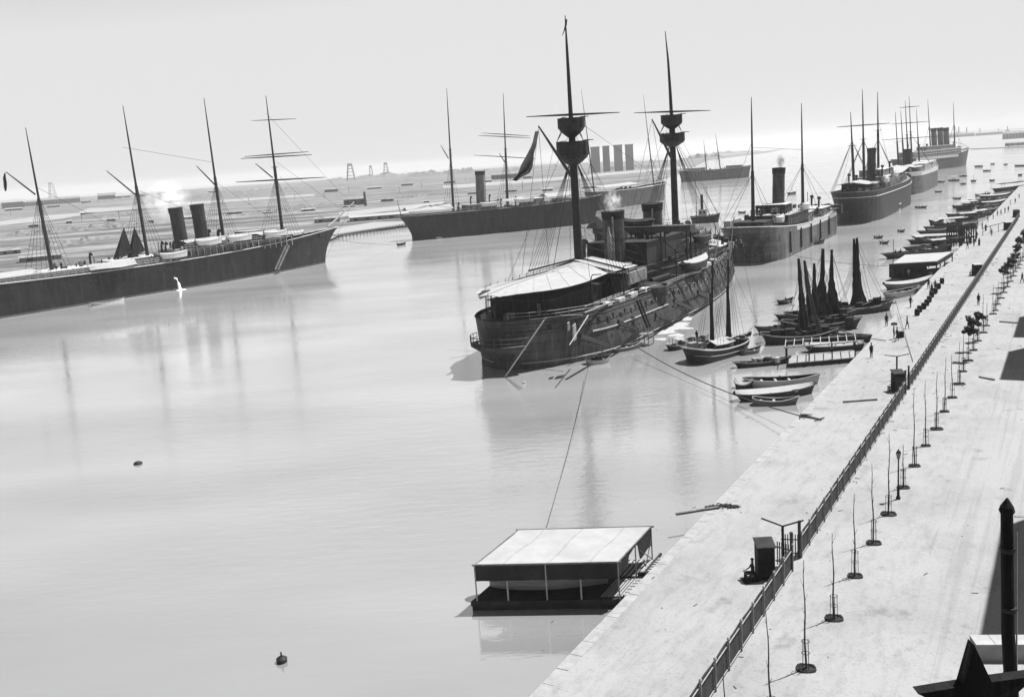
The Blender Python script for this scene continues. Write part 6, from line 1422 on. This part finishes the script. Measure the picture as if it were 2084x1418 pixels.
def heap(x0, x1, yb, yt, lab, mt, seed):
    a_, b_ = AB(x0, x1, yb); L_ = (b_ - a_).length; h_ = max(1, zat(a_, x0, yt) - .9) * (.6 if yb < 430 else 1); c = a_.lerp(b_, .5); rr = random.Random(seed); n = 36; rows = []
    for i in range(n + 1):
        q = i / n; w_ = math.sin(math.pi * q) ** .6; row = []
        for j in range(9):
            s_ = j / 8 - .5; zz = h_ * (1 - (2 * abs(s_)) ** 1.3) * w_ * (.7 + .3 * math.sin(q * 9 + seed) * math.cos(q * 23)) * rr.uniform(.85, 1.1); row.append(V(((q - .5) * L_, s_ * L_ * .28 * (.3 + .7 * w_), max(-.2, zz * rr.uniform(.55, 1.3) - .1))))
        rows.append(row)
    return tag(MB().grid(rows).build('heap', M[mt], None, loc=c, rz=math.atan2(b_.y - a_.y, b_.x - a_.x)), lab, 'heap', 'heaps on the far shore')
hp = [(-60, 190, 426, 406, 'dark tree covered bank on the left horizon', 'coal'), (170, 420, 414, 397, 'dark ragged bank on the horizon behind the second and third masts', 'coal'), (380, 640, 402, 385, 'ragged dark bank on the horizon left of the foremast', 'coal'),(-30, 190, 486, 470, 'long dark heap low on the far shore at the left edge', 'coal'), (150, 300, 470, 458, 'dark heap left of the furled sails on the left steamship', 'coal'), (180, 360, 446, 436, 'dark bank beyond the pale creek', 'coal'), (0, 150, 512, 500, 'dark bank just behind the left steamship', 'coal'), (60, 240, 500, 491, 'low grey bank behind the left steamship', 'coal'),
      (330, 560, 412, 396, 'long grey bank beyond the steamship funnels', 'coal'), (440, 650, 398, 384, 'long faint bank right of the third mast', 'coal'), (480, 640, 440, 430, 'low dark bank behind the foremast shrouds', 'coal'), (560, 680, 425, 416, 'low dark bank behind the bow of the left steamship', 'coal'),
      (640, 900, 372, 352, 'long faint hill beyond the shore between the two left steamships', 'coal'), (760, 920, 408, 398, 'low grey bank left of the middle steamship main mast', 'coal'), (820, 1010, 362, 338, 'faint dark bank behind the middle steamship', 'coal'), (1000, 1200, 352, 338, 'faint bank left of the battleship mainmast', 'coal'), (1200, 1340, 350, 332, 'faint bank between the battleship masts', 'coal'),
      (1386, 1470, 325, 307, 'low dark mound behind the faint hulk', 'coal'), (1400, 1540, 318, 309, 'thin far bank right of the battleship', 'coal')]
for i, (x0, x1, yb, yt, lab, mt) in enumerate(hp): heap(x0, x1, yb, yt, lab, mt, i + 3)
# faint broad stacks / dredger towers, haze fade painted into their pale colour
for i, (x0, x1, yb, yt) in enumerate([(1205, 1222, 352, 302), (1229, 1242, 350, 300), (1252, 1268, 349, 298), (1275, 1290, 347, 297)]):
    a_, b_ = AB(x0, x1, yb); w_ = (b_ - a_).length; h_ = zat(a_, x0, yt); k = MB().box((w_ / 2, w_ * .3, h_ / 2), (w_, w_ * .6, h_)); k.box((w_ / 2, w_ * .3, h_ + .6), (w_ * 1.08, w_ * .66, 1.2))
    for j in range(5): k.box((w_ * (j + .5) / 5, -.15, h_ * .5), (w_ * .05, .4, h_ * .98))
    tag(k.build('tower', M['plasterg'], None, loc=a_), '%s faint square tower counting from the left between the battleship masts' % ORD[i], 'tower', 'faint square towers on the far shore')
for i, (x0, x1, yb, yt, lab) in enumerate([(706, 722, 368, 334, 'leftmost pale dredger tower beyond the shore'), (752, 760, 364, 338, 'thin middle dredger mast beyond the shore'), (781, 792, 362, 332, 'rightmost pale dredger tower beyond the shore'), (100, 112, 404, 372, 'faint pale tower on the left horizon')]):
    a_, b_ = AB(x0, x1, yb); w_ = (b_ - a_).length; h_ = zat(a_, x0, yt); t = thing('dredger_tower', lab, 'tower', a_); k = MB()
    for dx in (0, w_):
        for dy in (0, w_ * .5): k.beam((dx, dy, 0), (w_ / 2 + (dx - w_ / 2) * .4, dy, h_), w_ * .1, w_ * .1)
    k.each('leg', M['plaster'], t); k = MB()
    for j in range(5): q = (j + .5) / 5; k.box((w_ / 2, w_ * .25, h_ * q), (w_ * (1 - .6 * q), w_ * .5, h_ * .04))
    k.box((w_ / 2, w_ * .25, h_ * .93), (w_ * .6, w_ * .5, h_ * .14)); k.each('platform', M['plaster'], t)
# ------------------------------------------------------------------ far right shore and breakwater
sheet('breakwater', [(1600, 283.5), (1700, 282), (1900, 271), (1900, 269.5), (1700, 279), (1600, 281)], .6, M['shore'])
sheet('far_spit', [(1975, 303), (2050, 300), (2062, 291), (2100, 288), (2100, 262), (1990, 268), (1900, 277), (1930, 286), (1960, 293)], .6, M['sand'])
rs = [(1905, 1935, 283, 273, 'long low shed on the far right shore behind the liner'), (1940, 1975, 280, 272, 'second low shed on the far right shore right of the liner mast'), (1985, 2030, 277, 270, 'third low shed on the far right shore'), (2040, 2086, 284, 268, 'grey block at the far right edge of the harbour'), (2045, 2086, 298, 290, 'low dark quay building at the right edge above the spit')]
for i, (x0, x1, yb, yt, lab) in enumerate(rs): shed(x0, x1, yb, yt, lab, 'roof', 'house', depth=20)
for i, (x, yb, yt) in enumerate([(1951, 278, 258), (1967, 277, 259), (1994, 275, 261), (2032, 273, 262), (2050, 271, 257)]):
    a_ = G(x, yb, .6); h_ = zat(a_, x, yt); k = MB().tube([(0, 0, 0), (0, 0, h_)], [h_ * .09, h_ * .05], 8); k.box((0, 0, h_ * .2), (h_ * .5, h_ * .5, h_ * .4))
    tag(k.build('derrick_tower', M['mastg'], None, loc=a_), '%s small tower counting from the left on the far right shore' % ORD[i], 'tower', 'small towers on the far right shore')
rr = random.Random(17); hx = []
for i in range(30):
    f_ = i / 29; x = 10 + f_ * 1180 + rr.uniform(-8, 8); base = 470 - .075 * x if i % 2 else 425 - .062 * x; hx.append((x, base + rr.uniform(-6, 8)))
for i, (x, y) in enumerate(hx): shed(x, x + rr.uniform(10, 30), y, y - rr.uniform(4, 8), '%s small hut counting from the left along the flat far shore' % ORD[i], 'roof' if i % 3 else 'canvas', 'house' if i % 2 else 'mastg', name='hut', cat='hut')
for i in range(16):
    x = 30 + i * 70 + rr.uniform(-20, 20); y = 450 - .07 * x + rr.uniform(-14, 14); p = G(x, y, .9); h_ = rr.uniform(4, 9); k = MB().tube([(0, 0, 0), (0, 0, h_)], .18, 5).tube([(-.9, 0, h_ * .8), (.9, 0, h_ * .8)], .1, 4)
    tag(k.build('pole', M['woodd'], None, loc=p), '%s thin telegraph pole counting from the left on the far shore' % ORD[i], 'pole', 'poles on the far shore')
# smoke wisps and steam
def puff(px, py, P, r_, lab, dens, n=5, seed=1, drift=(1, 0, 1), cl=.9):
    m_ = bpy.data.materials.new('steam'); m_.use_nodes = True; nt = m_.node_tree; nt.nodes.clear(); N = nt.nodes; L = nt.links; out = N.new('ShaderNodeOutputMaterial'); pv = N.new('ShaderNodeVolumePrincipled')
    pv.inputs['Color'].default_value = (cl, cl, cl, 1); tc = N.new('ShaderNodeTexCoord'); gr = N.new('ShaderNodeTexGradient'); gr.gradient_type = 'SPHERICAL'; L.new(tc.outputs['Object'], gr.inputs['Vector'])
    nz = N.new('ShaderNodeTexNoise'); nz.inputs['Scale'].default_value = 2.6; nz.inputs['Detail'].default_value = 4; L.new(tc.outputs['Object'], nz.inputs['Vector'])
    mr = N.new('ShaderNodeMapRange'); mr.inputs['From Min'].default_value = .42; mr.inputs['From Max'].default_value = .7; L.new(nz.outputs['Fac'], mr.inputs[0])
    m1_ = N.new('ShaderNodeMath'); m1_.operation = 'MULTIPLY'; L.new(mr.outputs[0], m1_.inputs[0]); L.new(gr.outputs['Fac'], m1_.inputs[1])
    m2_ = N.new('ShaderNodeMath'); m2_.operation = 'MULTIPLY'; m2_.inputs[1].default_value = dens; L.new(m1_.outputs[0], m2_.inputs[0]); L.new(m2_.outputs[0], pv.inputs['Density']); L.new(pv.outputs[0], out.inputs['Volume'])
    k = MB().lathe((0, 0, 0), [(math.sin(math.pi * j / 10) + .003, -math.cos(math.pi * j / 10)) for j in range(11)], 16)
    d_ = V(drift); o = k.build('steam', m_, None, loc=P + d_ * r_); o.scale = (r_ * (1 + abs(d_.x)), r_ * (1 + abs(d_.y)), r_ * (1 + abs(d_.z) * .6)); tag(o, lab, 'steam', kind='stuff'); return o
wp = lambda F_, v: F_.o + F_.u * v.x + F_.n * v.y + V((0, 0, v.z))
puff(0, 0, wp(F1, V((F1.on(356, 424).x - 2, 4, 21.5))), 5.5, 'white steam drifting behind the left steamship funnels', .35, drift=(.25, .6, .25))
puff(0, 0, wp(BF, V((37.7, 0, 18.4))), 1.5, 'small puff of white steam over the nearer battleship funnel', 1.3, drift=(.1, .3, .7))
puff(0, 0, wp(F5, V((29, 0, 21.0))), 1.1, 'thin dark smoke rising from the cargo steamer funnel', 4.0, drift=(.1, .1, 1.2), cl=.12)
# ------------------------------------------------------------------ terrace and houses outside the frame that shade the road
# (their shadows fall into the picture)
SUNAZ = V((0.88, 0.47, 0)).normalized(); SUNEL = R(64)
def shade_house(pxl, pyl, pxr_len, h, lab, depth=14, off=1.0):
    """house whose shadow's left corner line starts at pixel (pxl,pyl) and runs pxr_len metres up the street"""
    corner = G(pxl, pyl, ZG) ; sh = SUNAZ * (h / math.tan(SUNEL))
    base = corner + sh; t = thing('house', lab, 'house', base, R(QA), 'houses along the right side of the road')
    MB().box((pxr_len / 2, -depth / 2, h / 2), (pxr_len, depth, h)).build('walls', M['plaster'], t)
    MB().box((pxr_len / 2, -depth / 2, h + .15), (pxr_len + .1, depth + .1, .3)).build('cornice', M['plasterg'], t)
    wn_ = MB()
    for fl in range(max(1, int(h // 4))):
        for k in range(max(1, int(pxr_len // 2.6))): wn_.box((1.3 + k * 2.6, .02, 2.2 + fl * 4), (1.1, .12, 2.0))
    wn_.each('shutter', M['woodd'], t)
    return t
def slen(a, b_): return (G(*b_, ZG) - G(*a, ZG)).dot(QU)
shade_house(2000, 1290, slen((2000, 1290), (2042, 1072)), 22, 'tall pale house at the lower right, outside the frame, shading the road')
shade_house(2037, 772, slen((2037, 772), (2053, 715)), 22, 'tall pale house beyond, outside the frame, shading the road at the right edge')
shade_house(2064, 686, slen((2064, 686), (2075, 645)) , 20, 'farthest pale house, outside the frame, shading the road near the right edge')
# ------------------------------------------------------------------ light
w_ = bpy.data.worlds.new('World'); SC.world = w_; w_.use_nodes = True
nt = w_.node_tree; N = nt.nodes; L = nt.links; bg = N['Background']
sky = N.new('ShaderNodeTexSky'); sky.sky_type = 'NISHITA'; sky.sun_disc = False; sky.sun_elevation = SUNEL
sky.sun_rotation = math.atan2(SUNAZ.x, SUNAZ.y); sky.air_density = AIR; sky.dust_density = DUST; sky.ozone_density = 1.0
bw = N.new('ShaderNodeRGBToBW'); L.new(sky.outputs[0], bw.inputs[0]); mn = N.new('ShaderNodeMath'); mn.operation = 'MINIMUM'; mn.inputs[1].default_value = SKYCAP; L.new(bw.outputs[0], mn.inputs[0]); L.new(mn.outputs[0], bg.inputs['Color']); bg.inputs['Strength'].default_value = 0.07
sd = bpy.data.lights.new('sun', 'SUN'); sd.energy = 5.0; sd.angle = R(0.6); sd.color = (1, 1, 1)
so = bpy.data.objects.new('sun', sd); COL.objects.link(so)
dv = V((SUNAZ.x * math.cos(SUNEL), SUNAZ.y * math.cos(SUNEL), math.sin(SUNEL)))
so.rotation_euler = dv.to_track_quat('Z', 'Y').to_euler(); so.location = (0, 0, 80)
# haze
hz = bpy.data.materials.new('sea_haze'); hz.use_nodes = True; nt = hz.node_tree; nt.nodes.clear()
out = nt.nodes.new('ShaderNodeOutputMaterial'); pv = nt.nodes.new('ShaderNodeVolumePrincipled')
pv.inputs['Color'].default_value = (0.58, 0.58, 0.58, 1); pv.inputs['Density'].default_value = HAZE; pv.inputs['Anisotropy'].default_value = 0.0
nt.links.new(pv.outputs[0], out.inputs['Volume'])
h = MB().box((1000, 5470, 39), (16200, 11100, 90)).build('haze', hz); h['kind'] = 'stuff'
SC.view_settings.view_transform = 'Standard'; SC.view_settings.look = 'None'; SC.view_settings.gamma = 1; SC.view_settings.exposure = EXPO
SC.cycles.volume_bounces = 1
SC.render.resolution_x = 1024; SC.render.resolution_y = 696
